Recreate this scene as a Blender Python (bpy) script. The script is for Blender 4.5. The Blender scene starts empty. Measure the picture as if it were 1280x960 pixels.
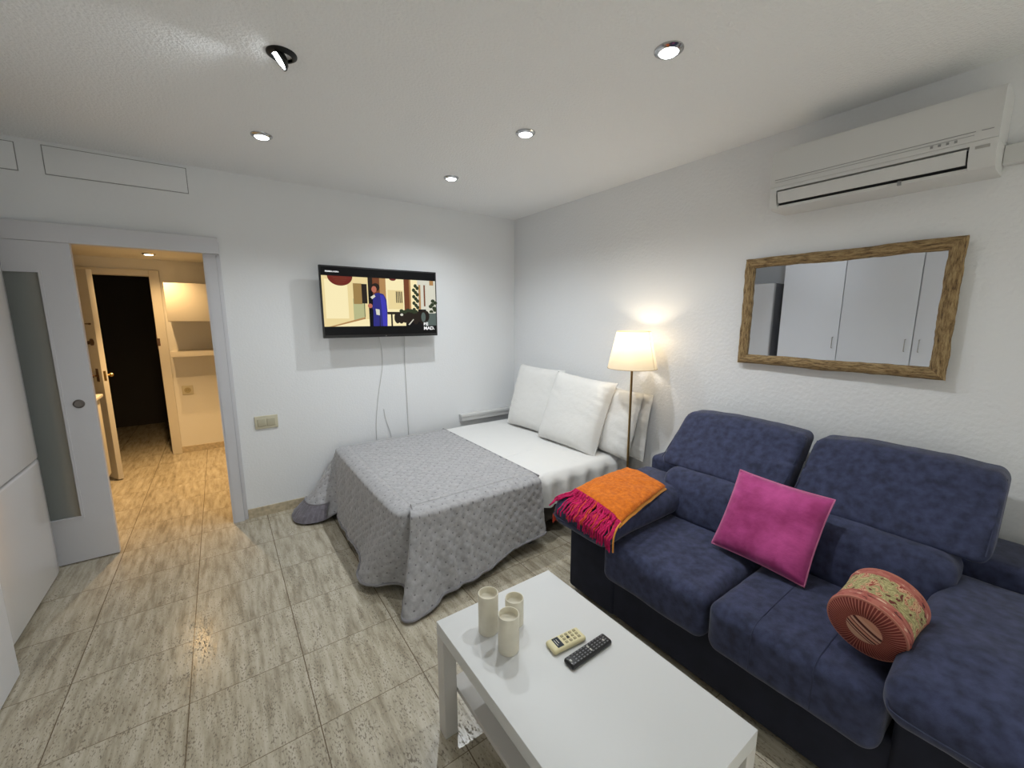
import bpy, math, random
from mathutils import Vector, Matrix, noise
from mathutils.bvhtree import BVHTree
random.seed(7)
PI = math.pi
S = bpy.context.scene
COL = S.collection

# ------------------------------------------------------------------ materials
def srgb(r, g, b):
    f = lambda c: (c/255/12.92) if c/255 <= .04045 else ((c/255+.055)/1.055)**2.4
    return (f(r), f(g), f(b), 1)

def mat(name, col, rough=.5, metal=0, noise_scale=0, noise_amt=.15, bump=0, bump_scale=200, sheen=0,
        trans=0, emit=None, estr=1, coat=0, col2=None, spec=None, stretch=None, detail=6):
    m = bpy.data.materials.new(name); m.use_nodes = True
    nt = m.node_tree; N = nt.nodes; L = nt.links
    b = N['Principled BSDF']
    b.inputs['Base Color'].default_value = col
    b.inputs['Roughness'].default_value = rough
    b.inputs['Metallic'].default_value = metal
    if spec is not None: b.inputs['Specular IOR Level'].default_value = spec
    if sheen:
        b.inputs['Sheen Weight'].default_value = sheen
        b.inputs['Sheen Roughness'].default_value = .4
    if trans: b.inputs['Transmission Weight'].default_value = trans
    if coat:
        b.inputs['Coat Weight'].default_value = coat; b.inputs['Coat Roughness'].default_value = .12
    if emit:
        b.inputs['Emission Color'].default_value = emit; b.inputs['Emission Strength'].default_value = estr
    tc = N.new('ShaderNodeTexCoord'); mp = N.new('ShaderNodeMapping')
    L.new(tc.outputs['Object'], mp.inputs['Vector'])
    if stretch: mp.inputs['Scale'].default_value = stretch
    if noise_scale:
        n = N.new('ShaderNodeTexNoise'); n.inputs['Scale'].default_value = noise_scale; n.inputs['Detail'].default_value = detail
        L.new(mp.outputs[0], n.inputs['Vector'])
        cr = N.new('ShaderNodeValToRGB')
        cr.color_ramp.elements[0].position = .32; cr.color_ramp.elements[1].position = .68
        cr.color_ramp.elements[0].color = [c*(1-noise_amt) for c in col[:3]]+[1]
        cr.color_ramp.elements[1].color = col2 if col2 else [min(1, c*(1+noise_amt)) for c in col[:3]]+[1]
        L.new(n.outputs['Fac'], cr.inputs[0]); L.new(cr.outputs[0], b.inputs['Base Color'])
    if bump:
        n2 = N.new('ShaderNodeTexNoise'); n2.inputs['Scale'].default_value = bump_scale; n2.inputs['Detail'].default_value = 4
        L.new(mp.outputs[0], n2.inputs['Vector'])
        bp = N.new('ShaderNodeBump'); bp.inputs['Strength'].default_value = bump; bp.inputs['Distance'].default_value = .01
        L.new(n2.outputs['Fac'], bp.inputs['Height']); L.new(bp.outputs[0], b.inputs['Normal'])
    return m

def math_node(nt, op, a, b=None, c=None):
    n = nt.nodes.new('ShaderNodeMath'); n.operation = op
    for i, v in enumerate((a, b, c)):
        if v is None: continue
        if isinstance(v, (int, float)): n.inputs[i].default_value = v
        else: nt.links.new(v, n.inputs[i])
    return n.outputs[0]

def travertine_mat():
    m = bpy.data.materials.new('travertine_tiles'); m.use_nodes = True
    nt = m.node_tree; N = nt.nodes; L = nt.links; b = N['Principled BSDF']
    geo = N.new('ShaderNodeNewGeometry'); sep = N.new('ShaderNodeSeparateXYZ'); L.new(geo.outputs['Position'], sep.inputs[0])
    TX, TY = .41, .4
    ux = math_node(nt, 'DIVIDE', math_node(nt, 'ADD', sep.outputs[0], .232+.41*20), TX)
    uy = math_node(nt, 'DIVIDE', math_node(nt, 'ADD', sep.outputs[1], -2.295+.4*20), TY)
    ix = math_node(nt, 'FLOOR', ux); iy = math_node(nt, 'FLOOR', uy)
    fx = math_node(nt, 'FRACT', ux); fy = math_node(nt, 'FRACT', uy)
    ex = math_node(nt, 'SUBTRACT', .5, math_node(nt, 'ABSOLUTE', math_node(nt, 'SUBTRACT', fx, .5)))
    ey = math_node(nt, 'SUBTRACT', .5, math_node(nt, 'ABSOLUTE', math_node(nt, 'SUBTRACT', fy, .5)))
    gx = math_node(nt, 'LESS_THAN', ex, .0048); gy = math_node(nt, 'LESS_THAN', ey, .0042)
    # cross joints fade tile by tile
    cmb = N.new('ShaderNodeCombineXYZ'); L.new(ix, cmb.inputs[0]); L.new(iy, cmb.inputs[1])
    wn = N.new('ShaderNodeTexWhiteNoise'); L.new(cmb.outputs[0], wn.inputs['Vector'])
    gy2 = math_node(nt, 'MULTIPLY', gy, .85)
    grout = math_node(nt, 'MAXIMUM', gx, gy2)
    # vein coordinates, shifted per tile
    off = N.new('ShaderNodeVectorMath'); off.operation = 'SCALE'; L.new(wn.outputs['Color'], off.inputs[0]); off.inputs['Scale'].default_value = 13
    add = N.new('ShaderNodeVectorMath'); add.operation = 'ADD'; L.new(geo.outputs['Position'], add.inputs[0]); L.new(off.outputs[0], add.inputs[1])
    mp = N.new('ShaderNodeMapping'); mp.inputs['Scale'].default_value = (3.2, .42, 1); L.new(add.outputs[0], mp.inputs['Vector'])
    n1 = N.new('ShaderNodeTexNoise'); n1.inputs['Scale'].default_value = 11; n1.inputs['Detail'].default_value = 10; n1.inputs['Roughness'].default_value = .62
    L.new(mp.outputs[0], n1.inputs['Vector'])
    cr = N.new('ShaderNodeValToRGB'); e = cr.color_ramp.elements
    e[0].position = .3; e[0].color = srgb(148, 138, 118); e[1].position = .7; e[1].color = srgb(206, 199, 182)
    k = cr.color_ramp.elements.new(.5); k.color = srgb(186, 177, 157)
    L.new(n1.outputs['Fac'], cr.inputs[0])
    mp2 = N.new('ShaderNodeMapping'); mp2.inputs['Scale'].default_value = (1, .4, 1); L.new(add.outputs[0], mp2.inputs['Vector'])
    n2 = N.new('ShaderNodeTexNoise'); n2.inputs['Scale'].default_value = 200; n2.inputs['Detail'].default_value = 3
    L.new(mp2.outputs[0], n2.inputs['Vector'])
    n3 = N.new('ShaderNodeTexNoise'); n3.inputs['Scale'].default_value = 20; n3.inputs['Detail'].default_value = 2
    L.new(mp2.outputs[0], n3.inputs['Vector'])
    pit = N.new('ShaderNodeValToRGB'); pe = pit.color_ramp.elements
    pe[0].position = .555; pe[0].color = (0, 0, 0, 1); pe[1].position = .65; pe[1].color = (1, 1, 1, 1)
    s = math_node(nt, 'MULTIPLY_ADD', math_node(nt, 'SUBTRACT', n3.outputs['Fac'], .5), .28, n2.outputs['Fac'])
    L.new(s, pit.inputs[0])
    mx = N.new('ShaderNodeMixRGB'); L.new(math_node(nt, 'MULTIPLY', pit.outputs[0], .8), mx.inputs[0]); L.new(cr.outputs[0], mx.inputs[1]); mx.inputs[2].default_value = srgb(104, 92, 74)
    mx2 = N.new('ShaderNodeMixRGB'); L.new(grout, mx2.inputs[0]); L.new(mx.outputs[0], mx2.inputs[1]); mx2.inputs[2].default_value = srgb(112, 98, 78)
    L.new(mx2.outputs[0], b.inputs['Base Color'])
    r = math_node(nt, 'MULTIPLY_ADD', n1.outputs['Fac'], .18, .13); r2 = math_node(nt, 'MULTIPLY_ADD', pit.outputs[0], .3, r)
    L.new(r2, b.inputs['Roughness'])
    bp = N.new('ShaderNodeBump'); bp.inputs['Strength'].default_value = .25; bp.inputs['Distance'].default_value = .002
    inv = math_node(nt, 'SUBTRACT', 1, math_node(nt, 'MAXIMUM', grout, math_node(nt, 'MULTIPLY', pit.outputs[0], .4)))
    L.new(inv, bp.inputs['Height']); L.new(bp.outputs[0], b.inputs['Normal'])
    return m

def quilt_mat(dots=True):
    m = bpy.data.materials.new('quilted_velvet' if dots else 'velvet_back'); m.use_nodes = True
    nt = m.node_tree; N = nt.nodes; L = nt.links; b = N['Principled BSDF']
    b.inputs['Roughness'].default_value = .85; b.inputs['Sheen Weight'].default_value = .35; b.inputs['Sheen Roughness'].default_value = .35
    uv = N.new('ShaderNodeUVMap'); sep = N.new('ShaderNodeSeparateXYZ'); L.new(uv.outputs[0], sep.inputs[0])
    def dist(ox, oy):
        a = math_node(nt, 'SUBTRACT', math_node(nt, 'FRACT', math_node(nt, 'ADD', math_node(nt, 'DIVIDE', sep.outputs[0], QS), ox)), .5)
        c = math_node(nt, 'SUBTRACT', math_node(nt, 'FRACT', math_node(nt, 'ADD', math_node(nt, 'DIVIDE', sep.outputs[1], QS), oy)), .5)
        return math_node(nt, 'SQRT', math_node(nt, 'ADD', math_node(nt, 'MULTIPLY', a, a), math_node(nt, 'MULTIPLY', c, c)))
    d = math_node(nt, 'MINIMUM', dist(10.5, 10.5), dist(10, 10))
    dot = math_node(nt, 'LESS_THAN', d, .062)
    tc = N.new('ShaderNodeTexCoord')
    n = N.new('ShaderNodeTexNoise'); n.inputs['Scale'].default_value = 45; n.inputs['Detail'].default_value = 6
    L.new(tc.outputs['Object'], n.inputs['Vector'])
    cr = N.new('ShaderNodeValToRGB'); cr.color_ramp.elements[0].position = .35; cr.color_ramp.elements[1].position = .65
    cr.color_ramp.elements[0].color = srgb(160, 159, 161); cr.color_ramp.elements[1].color = srgb(178, 177, 179)
    L.new(n.outputs['Fac'], cr.inputs[0])
    mx = N.new('ShaderNodeMixRGB'); L.new(math_node(nt, 'MULTIPLY', dot, .6), mx.inputs[0]); L.new(cr.outputs[0], mx.inputs[1]); mx.inputs[2].default_value = srgb(78, 76, 80)
    L.new(mx.outputs[0], b.inputs['Base Color'])
    bp = N.new('ShaderNodeBump'); bp.inputs['Strength'].default_value = .3; bp.inputs['Distance'].default_value = .006
    n4 = N.new('ShaderNodeTexNoise'); n4.inputs['Scale'].default_value = 38; n4.inputs['Detail'].default_value = 3; L.new(tc.outputs['Object'], n4.inputs['Vector'])
    L.new(n4.outputs['Fac'], bp.inputs['Height']); L.new(bp.outputs[0], b.inputs['Normal'])
    return m
QS = .074

WALL = mat('white_stucco', (.835, .848, .86, 1), .85, bump=.12, bump_scale=70)
WALLR = mat('rough_stucco', (.835, .843, .853, 1), .85, bump=.32, bump_scale=55)
CEIL = mat('stippled_ceiling', (.89, .90, .905, 1), .9, bump=.5, bump_scale=85)
HALLW = mat('hall_paint', (.78, .76, .70, 1), .8, bump=.1)
FLOOR = travertine_mat()
BASEB = mat('travertine_skirting', srgb(192, 178, 152), .4, noise_scale=40, noise_amt=.2, bump=.05)
PAINT = mat('white_lacquer', (.64, .64, .67, 1), .45, bump=.03, bump_scale=60)
GLOSS = mat('glossy_white', (.66, .66, .67, 1), .2, coat=.4)
CABW = mat('wardrobe_white', (.78, .79, .82, 1), .4)
CREAM = mat('cream_paint', (.7, .66, .57, 1), .45)
DARKROOM = mat('dark_room_wall', (.05, .045, .04, 1), .8)  # near-black walls: darkness of the unlit room put into colour
PLAST = mat('white_plastic', (.68, .68, .67, 1), .4)
PLASTG = mat('grey_plastic', (.3, .3, .3, 1), .5)
DARKP = mat('dark_gap', (.03, .03, .032, 1), .7)
BLACKP = mat('black_plastic', (.012, .012, .013, 1), .3)
STEEL = mat('brushed_steel', (.45, .44, .42, 1), .3, 1)
CHROME = mat('chrome', (.5, .5, .5, 1), .15, 1)
BRASS = mat('brass', (.5, .33, .12, 1), .3, 1)
BRONZE = mat('bronze', (.2, .12, .07, 1), .4, .8)
LAMPB = mat('antique_brass_pole', (.4, .27, .12, 1), .3, 1)
FRIDGE_SHADE = mat('fridge_side_shaded', (.2, .205, .22, 1), .5)  # shade on the fridge side put into the body colour
NAVY = mat('navy_microfibre', srgb(43, 49, 75), .9, noise_scale=30, noise_amt=.2, bump=.12, bump_scale=320, sheen=.2, detail=10, col2=srgb(62, 68, 100))
NAVYS = mat('navy_seam', srgb(50, 55, 80), .9)
NAVYSH = mat('navy_shaded', srgb(29, 32, 47), .95, noise_scale=14, noise_amt=.2, bump=.1, bump_scale=300)  # sofa navy darkened: shade of base and arm bodies put into colour
TABLEW = mat('table_white', (.70, .705, .70, 1), .42)
TABLESH = mat('table_white_shaded', (.64, .62, .59, 1), .45)  # table white dimmed and warmed: shade and floor bounce painted into legs and shelf
SHEET = mat('white_cotton', (.78, .775, .76, 1), .9, bump=.25, bump_scale=35, sheen=.1)
PILW = mat('white_pillow_cotton', (.8, .79, .765, 1), .9, bump=.5, bump_scale=16, sheen=.1)
BEDW = mat('dark_bed_base', (.045, .035, .03, 1), .6)
ORANGE = mat('orange_wool', srgb(232, 112, 6), .95, noise_scale=50, noise_amt=.2, bump=.6, bump_scale=220, sheen=.15, col2=srgb(240, 132, 20))
AMBER = mat('light_orange_wool', srgb(240, 160, 60), .95, bump=.6, bump_scale=260, sheen=.3)
MAGENTA = mat('magenta_wool', srgb(206, 24, 96), .95, noise_scale=80, noise_amt=.3, bump=.5, bump_scale=300)
CORAL = mat('coral_wool', srgb(224, 82, 56), .95)
PINK = mat('magenta_velvet', srgb(176, 44, 118), .8, noise_scale=10, noise_amt=.25, bump=.25, bump_scale=40, sheen=.5, col2=srgb(200, 76, 148), detail=8)
PINKE = mat('pink_piping', srgb(206, 120, 160), .8)
CANDLE = mat('ivory_wax', srgb(228, 222, 204), .5, noise_scale=20, noise_amt=.05)
IVORY = mat('ivory_plastic', srgb(226, 216, 172), .45)
LCD = mat('lcd_grey', srgb(58, 64, 72), .2)
BTN = mat('pale_button', srgb(198, 196, 190), .5)
BTNC = mat('cream_button', srgb(170, 160, 122), .5)
SWITCH = mat('cream_switch', srgb(206, 200, 176), .4)
BULB = mat('led_face', (1, 1, 1, 1), .5, emit=(.93, .97, 1, 1), estr=14)
BULBW = mat('warm_led_face', (1, 1, 1, 1), .5, emit=(1, .85, .62, 1), estr=14)
BLACKM = mat('black_metal', (.02, .02, .02, 1), .35, .6)
QUILT = quilt_mat()

def wood_mat():
    m = bpy.data.materials.new('driftwood'); m.use_nodes = True
    nt = m.node_tree; N = nt.nodes; L = nt.links; b = N['Principled BSDF']; b.inputs['Roughness'].default_value = .75
    uv = N.new('ShaderNodeUVMap'); mp = N.new('ShaderNodeMapping'); mp.inputs['Scale'].default_value = (1.6, 5, 1); L.new(uv.outputs[0], mp.inputs['Vector'])
    n = N.new('ShaderNodeTexNoise'); n.inputs['Scale'].default_value = 3; n.inputs['Detail'].default_value = 9; n.inputs['Roughness'].default_value = .7; L.new(mp.outputs[0], n.inputs['Vector'])
    cr = N.new('ShaderNodeValToRGB'); e = cr.color_ramp.elements
    e[0].position = .36; e[0].color = srgb(62, 44, 26); e[1].position = .66; e[1].color = srgb(184, 158, 114)
    k = e.new(.46); k.color = srgb(132, 106, 68)
    L.new(n.outputs['Fac'], cr.inputs[0]); L.new(cr.outputs[0], b.inputs['Base Color'])
    bp = N.new('ShaderNodeBump'); bp.inputs['Strength'].default_value = 1; bp.inputs['Distance'].default_value = .006
    L.new(n.outputs['Fac'], bp.inputs['Height']); L.new(bp.outputs[0], b.inputs['Normal'])
    return m
WOOD = wood_mat()

def flatmat(name, r, g, b_, k=1.0):           # a colour shown by the lit TV screen
    c = srgb(r, g, b_)
    return mat(name, (.004, .004, .004, 1), .35, emit=c, estr=k, spec=.15)

# ------------------------------------------------------------------ mesh helpers
class MB:
    def __init__(s): s.V = []; s.F = []; s.UV = {}; s.MI = []; s.mi = 0
    def add(s, V, F, uv=None):
        o = len(s.V); s.V += [tuple(v) for v in V]
        for f in F:
            s.F.append(tuple(i+o for i in f)); s.MI.append(s.mi)
        if uv:
            for i, u in enumerate(uv): s.UV[o+i] = u
        return s
    def box(s, x0, x1, y0, y1, z0, z1, bev=0):
        if bev <= 0:
            V = [(x, y, z) for z in (z0, z1) for y in (y0, y1) for x in (x0, x1)]
            F = [(0, 2, 3, 1), (4, 5, 7, 6), (0, 1, 5, 4), (2, 6, 7, 3), (0, 4, 6, 2), (1, 3, 7, 5)]
            return s.add(V, F)
        return s.soft(x0, x1, y0, y1, z0, z1, bev, 2, 1)
    def soft(s, x0, x1, y0, y1, z0, z1, r, rs=3, n=8, bulge=(0, 0, 0), fn=None, nn=None):
        h = [(x1-x0)/2, (y1-y0)/2, (z1-z0)/2]; c = [(x0+x1)/2, (y0+y1)/2, (z0+z1)/2]
        nn = nn or (n, n, n); r = min([r]+[k*.999 for k in h])
        ax = []
        for k in range(3):
            L = [-h[k]+r*i/rs for i in range(rs)]
            m = h[k]-r
            L += [-m+2*m*i/nn[k] for i in range(nn[k]+1)]
            L += [m+r*(i+1)/rs for i in range(rs)]
            ax.append(L)
        D = {}; V = []; F = []
        nx, ny, nz = [len(a)-1 for a in ax]
        def vid(i, j, k):
            key = (i, j, k)
            if key in D: return D[key]
            q = (ax[0][i], ax[1][j], ax[2][k])
            inn = Vector([max(-(h[t]-r), min(h[t]-r, q[t])) for t in range(3)])
            d = Vector(q)-inn
            if d.length > 1e-9: d = d.normalized()*r
            p = inn+d
            u = [p[t]/h[t] for t in range(3)]
            w = lambda a, b: max(0, (1-a*a))*max(0, (1-b*b))
            p = Vector((p.x+bulge[0]*u[0]*w(u[1], u[2]), p.y+bulge[1]*u[1]*w(u[0], u[2]), p.z+bulge[2]*u[2]*w(u[0], u[1])))
            if fn: p = fn(p, u)
            V.append((p[0]+c[0], p[1]+c[1], p[2]+c[2])); D[key] = len(V)-1
            return D[key]
        for j in range(ny):
            for k in range(nz):
                F.append((vid(0, j, k), vid(0, j, k+1), vid(0, j+1, k+1), vid(0, j+1, k)))
                F.append((vid(nx, j, k), vid(nx, j+1, k), vid(nx, j+1, k+1), vid(nx, j, k+1)))
        for i in range(nx):
            for k in range(nz):
                F.append((vid(i, 0, k), vid(i+1, 0, k), vid(i+1, 0, k+1), vid(i, 0, k+1)))
                F.append((vid(i, ny, k), vid(i, ny, k+1), vid(i+1, ny, k+1), vid(i+1, ny, k)))
        for i in range(nx):
            for j in range(ny):
                F.append((vid(i, j, 0), vid(i, j+1, 0), vid(i+1, j+1, 0), vid(i+1, j, 0)))
                F.append((vid(i, j, nz), vid(i+1, j, nz), vid(i+1, j+1, nz), vid(i, j+1, nz)))
        return s.add(V, F)
    def lathe(s, prof, c=(0, 0, 0), seg=32, axis=(0, 0, 1), close=True):
        q = Vector((0, 0, 1)).rotation_difference(Vector(axis)); c = Vector(c)
        V = []; F = []; n = len(prof)
        for (r, z) in prof:
            for i in range(seg):
                a = 2*PI*i/seg
                V.append(c+q @ Vector((r*math.cos(a), r*math.sin(a), z)))
        for j in range(n-1):
            for i in range(seg):
                a = j*seg+i; b = j*seg+(i+1) % seg
                F.append((a, b, b+seg, a+seg))
        if close:
            F.append(tuple(range(seg))[::-1]); F.append(tuple((n-1)*seg+i for i in range(seg)))
        return s.add(V, F)
    def tube(s, pts, r, seg=8, caps=True, rf=None):
        pts = [Vector(p) for p in pts]; V = []; F = []; n = len(pts)
        up = Vector((0, 0, 1)); prev = None
        for i, p in enumerate(pts):
            t = (pts[min(i+1, n-1)]-pts[max(i-1, 0)]).normalized()
            if prev is None:
                a = up if abs(t.dot(up)) < .9 else Vector((1, 0, 0)); x = t.cross(a).normalized()
            else:
                x = (prev-t*prev.dot(t)).normalized()
            prev = x; y = t.cross(x)
            rr = rf(i/(n-1)) if rf else r
            for k in range(seg):
                a = 2*PI*k/seg; V.append(p+(x*math.cos(a)+y*math.sin(a))*rr)
        for i in range(n-1):
            for k in range(seg):
                a = i*seg+k; b = i*seg+(k+1) % seg
                F.append((a, b, b+seg, a+seg))
        if caps: F.append(tuple(range(seg))[::-1]); F.append(tuple((n-1)*seg+k for k in range(seg)))
        return s.add(V, F)
    def prism(s, poly, x0, x1, axis='y'):       # profile polygon extruded along an axis
        n = len(poly)
        def P(a, b, t): return {'y': (a, t, b), 'x': (t, a, b), 'z': (a, b, t)}[axis]
        V = [P(a, b, x0) for a, b in poly]+[P(a, b, x1) for a, b in poly]
        F = [tuple(range(n)), tuple(range(2*n-1, n-1, -1))]
        for i in range(n): F.append((i, (i+1) % n, (i+1) % n+n, i+n)[::-1])
        return s.add(V, F)
    def grid(s, fn, nu, nv, uvfn=None):
        V = [fn(i/nu, j/nv) for i in range(nu+1) for j in range(nv+1)]
        F = [(i*(nv+1)+j, (i+1)*(nv+1)+j, (i+1)*(nv+1)+j+1, i*(nv+1)+j+1) for i in range(nu) for j in range(nv)]
        uv = [uvfn(i/nu, j/nv) for i in range(nu+1) for j in range(nv+1)] if uvfn else None
        return s.add(V, F, uv)

def wl(o):
    v = Vector((0, 0, 0))
    while o: v += o.location; o = o.parent
    return v

def mk(name, mb, mats, parent=None, local=False, smooth=True, ang=40, normals=True):
    V = [Vector(v) for v in mb.V]
    o = bpy.data.objects.new(name, None if False else bpy.data.meshes.new(name))
    COL.objects.link(o)
    if parent is None and not local:
        xs = [v.x for v in V]; ys = [v.y for v in V]; zs = [v.z for v in V]
        o.location = ((min(xs)+max(xs))/2, (min(ys)+max(ys))/2, min(zs))
        V = [v-o.location for v in V]
    elif parent is not None:
        o.parent = parent
        if not local:
            w = wl(parent); V = [v-w for v in V]
    me = o.data; me.from_pydata(V, [], mb.F)
    for m in (mats if isinstance(mats, (list, tuple)) else [mats]): me.materials.append(m)
    me.polygons.foreach_set('material_index', mb.MI)
    if mb.UV:
        uvl = me.uv_layers.new(name='UVMap')
        for lp in me.loops: uvl.data[lp.index].uv = mb.UV.get(lp.vertex_index, (0, 0))[:2]
    if normals:
        import bmesh
        bm = bmesh.new(); bm.from_mesh(me); bmesh.ops.recalc_face_normals(bm, faces=bm.faces); bm.to_mesh(me); bm.free()
    if smooth:
        me.polygons.foreach_set('use_smooth', [True]*len(me.polygons))
        me.set_sharp_from_angle(angle=math.radians(ang))
    me.update()
    return o

def tag(o, label, cat, group=None):
    o['label'] = label; o['category'] = cat
    if group: o['group'] = group
    return o
def thing(name, label, cat, loc, rot=None, group=None):
    o = bpy.data.objects.new(name, None); COL.objects.link(o); o.location = loc
    o.empty_display_size = .1
    if rot: o.rotation_euler = rot
    return tag(o, label, cat, group)
def struct(name, mb, m, **k):
    o = mk(name, mb, m, **k); o['kind'] = 'structure'; return o
def nz(p, s=1.0): return noise.noise(Vector(p)*s)
def fbm(p, s=1.0): return noise.fractal(Vector(p)*s, 1.0, 2.0, 4)

X0, Y0, ZC = 2.56, 3.565, 2.5          # right wall, back wall, ceiling
XL, YB = -1.52, -3.4                   # left wall, wall behind the camera
HY, HZ = 5.83, 2.12                    # hall far wall and ceiling
OX0, OX1, OZ = -.86, -.03, 1.97        # doorway in the back wall

# ------------------------------------------------------------------ room shell
struct('floor', MB().box(XL-.1, X0+.1, YB-.1, HY+2.0, -.05, 0), FLOOR)
struct('ceiling', MB().box(XL-.1, X0+.1, YB-.1, Y0+.12, ZC, ZC+.05), CEIL)
w = MB(); w.box(XL-.1, OX0, Y0, Y0+.12, 0, ZC); w.box(OX1, X0+.1, Y0, Y0+.12, 0, ZC); w.box(OX0, OX1, Y0, Y0+.12, OZ, ZC)
struct('wall_back', w, WALL)
struct('wall_right', MB().box(X0, X0+.1, YB-.1, Y0, 0, ZC), WALLR)
struct('wall_left', MB().box(XL-.1, XL, YB-.1, Y0, 0, ZC), WALL)
struct('wall_front', MB().box(XL, X0, YB-.1, YB, 0, ZC), WALL)
b = MB(); b.box(.0565, X0-.001, Y0-.012, Y0, 0, .072)
struct('baseboard_back', b, BASEB)
struct('baseboard_right', MB().box(X0-.012, X0, YB, Y0-.013, 0, .072), BASEB)
# hall
struct('ceiling_hall', MB().box(XL-.1, 1.3, Y0+.12, HY+.1, HZ, HZ+.05), HALLW)
DX0, DX1, DZ = -1.27, -.545, 1.95
w = MB(); w.box(XL-.1, DX0, HY, HY+.1, 0, HZ); w.box(DX1, 1.3, HY, HY+.1, 0, HZ); w.box(DX0, DX1, HY, HY+.1, DZ, HZ)
struct('wall_hall_back', w, HALLW)
struct('wall_hall_left', MB().box(XL-.1, XL, Y0+.12, HY, 0, HZ), HALLW)
struct('wall_hall_right', MB().box(1.2, 1.3, Y0+.12, HY, 0, HZ), HALLW)
struct('baseboard_hall', MB().box(-.46, 1.2, HY-.012, HY, 0, .07), BASEB)
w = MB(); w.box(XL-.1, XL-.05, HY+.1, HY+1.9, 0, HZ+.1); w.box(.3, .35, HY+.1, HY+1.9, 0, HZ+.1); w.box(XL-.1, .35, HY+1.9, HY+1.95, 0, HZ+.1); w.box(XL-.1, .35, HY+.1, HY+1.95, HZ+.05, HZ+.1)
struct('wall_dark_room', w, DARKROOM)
# casings
t = MB(); t.box(OX1, .03, Y0-.022, Y0, 0, 1.944); t.box(.03, .055, Y0-.012, Y0, 0, 2.03, .003); t.box(OX1-.012, OX1, Y0-.018, Y0+.12, 0, OZ)
struct('trim_1', t, PAINT)
struct('trim_2', MB().box(XL+.001, .050, Y0-.07, Y0, 1.945, 2.05, .003), PAINT)
t = MB(); t.box(DX1, DX1+.085, HY-.02, HY, 0, DZ+.06, .004); t.box(DX0-.085, DX0, HY-.02, HY, 0, DZ+.06, .004); t.box(DX0, DX1, HY-.02, HY, DZ, DZ+.06, .004)
tr = struct('trim_3', t, CREAM)
st = MB(); st.box(DX1-.006, DX1+.0, HY-.016, HY-.002, 1.18, 1.36); st.box(DX1+.0, DX1+.022, HY-.024, HY-.019, 1.22, 1.30); st.lathe([(.004, 0), (.004, .012)], (DX1+.012, HY-.023, 1.24), 10, (0, -1, 0))
mk('strike_plate', st, BRONZE, tr)

# access panels high on the back wall
def apanel(x0, x1, z0, z1, label):
    p = MB(); p.box(x0, x1, Y0-.008, Y0-.0005, z0, z1, .002)
    o = tag(mk('access_panel', p, WALL), label, 'panel')
    fr = MB(); g = .004
    fr.box(x0-g, x1+g, Y0-.0035, Y0-.0004, z1, z1+g); fr.box(x0-g, x1+g, Y0-.0035, Y0-.0004, z0-g, z0)
    fr.box(x0-g, x0, Y0-.0035, Y0-.0004, z0, z1); fr.box(x1, x1+g, Y0-.0035, Y0-.0004, z0, z1)
    mk('panel_gap', fr, PLASTG, o)
apanel(-.716, -.08, 2.326, 2.476, 'long white access panel set into the wall just above the doorway')
apanel(-1.35, -.825, 2.326, 2.468, 'white access panel cut off by the left edge of the photo')

# ------------------------------------------------------------------ sliding door
sd = bpy.data.objects.new('door_1', None); COL.objects.link(sd); sd.location = (-1.08, 3.525, .006); sd['kind'] = 'structure'
y0, y1 = 3.503, 3.543
f = MB(); f.box(-.79, -.66, y0, y1, .006, 1.944); f.box(-1.5, -1.36, y0, y1, .006, 1.944)
f.box(-1.36, -.79, y0, y1, 1.785, 1.944); f.box(-1.36, -.79, y0, y1, .006, .287)
mk('door_frame', f, PAINT, sd)
bead = MB()
for yy in (y0-.004, ):
    bead.box(-.803, -.79, yy, y0+.012, .300, 1.772); bead.box(-1.36, -.79, yy, y0+.012, 1.772, 1.785); bead.box(-1.36, -.79, yy, y0+.012, .287, .300)
mk('glazing_bead', bead, PAINT, sd)
GLASS = mat('frosted_glass', (.42, .45, .44, 1), .38, trans=.5, spec=.4)
mk('glass_pane', MB().box(-1.36, -.79, 3.521, 3.525, .287, 1.785), GLASS, sd)
h = MB(); h.lathe([(.0255, 0), (.0265, .004), (.022, .006), (.0195, .002), (.0, .0015)], (-.73, y0, 1.005), 32, (0, -1, 0))
h.box(-.737, -.723, y0-.004, y0-.002, .992, 1.018)
mk('finger_pull', h, mat('dull_steel', (.22, .2, .19, 1), .45, .9), sd)

# ------------------------------------------------------------------ hall furniture
# entrance door leaf, half open
hx, hy = -1.255, 5.80; fx, fy = -.862, 5.165
ln = math.hypot(fx-hx, fy-hy); ang = math.atan2(fy-hy, fx-hx)
dl = bpy.data.objects.new('door_2', None); COL.objects.link(dl); dl.location = (hx, hy, .012); dl.rotation_euler = (0, 0, ang); dl['kind'] = 'structure'
lf = MB(); lf.box(0, ln, -.04, 0, 0, 1.925, .002)
mk('door_leaf', lf, CREAM, dl, local=True)
k = MB(); k.lathe([(.022, 0), (.022, .004), (.009, .006), (.009, .03), (.02, .036), (.022, .05), (.014, .058)], (ln-.075, -.04, .985), 20, (0, -1, 0))
k.box(ln-.095, ln-.055, -.043, -.0395, .93, 1.05)
mk('door_handle', k, BRONZE, dl, local=True)
k = MB(); k.lathe([(.03, 0), (.03, .01), (.022, .014)], (ln-.075, -.04, 1.29), 20, (0, -1, 0)); k.box(ln-.12, ln-.07, -.066, -.054, 1.284, 1.292); k.box(ln-.1, ln-.09, -.066, -.05, 1.27, 1.30)
mk('door_lock', k, BRONZE, dl, local=True)
k = MB(); k.box(ln-.13, ln-.05, -.05, -.04, 1.448, 1.458); k.lathe([(.008, 0), (.008, .014)], (ln-.06, -.04, 1.453), 10, (0, -1, 0))
mk('door_bolt', k, BRONZE, dl, local=True)
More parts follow.
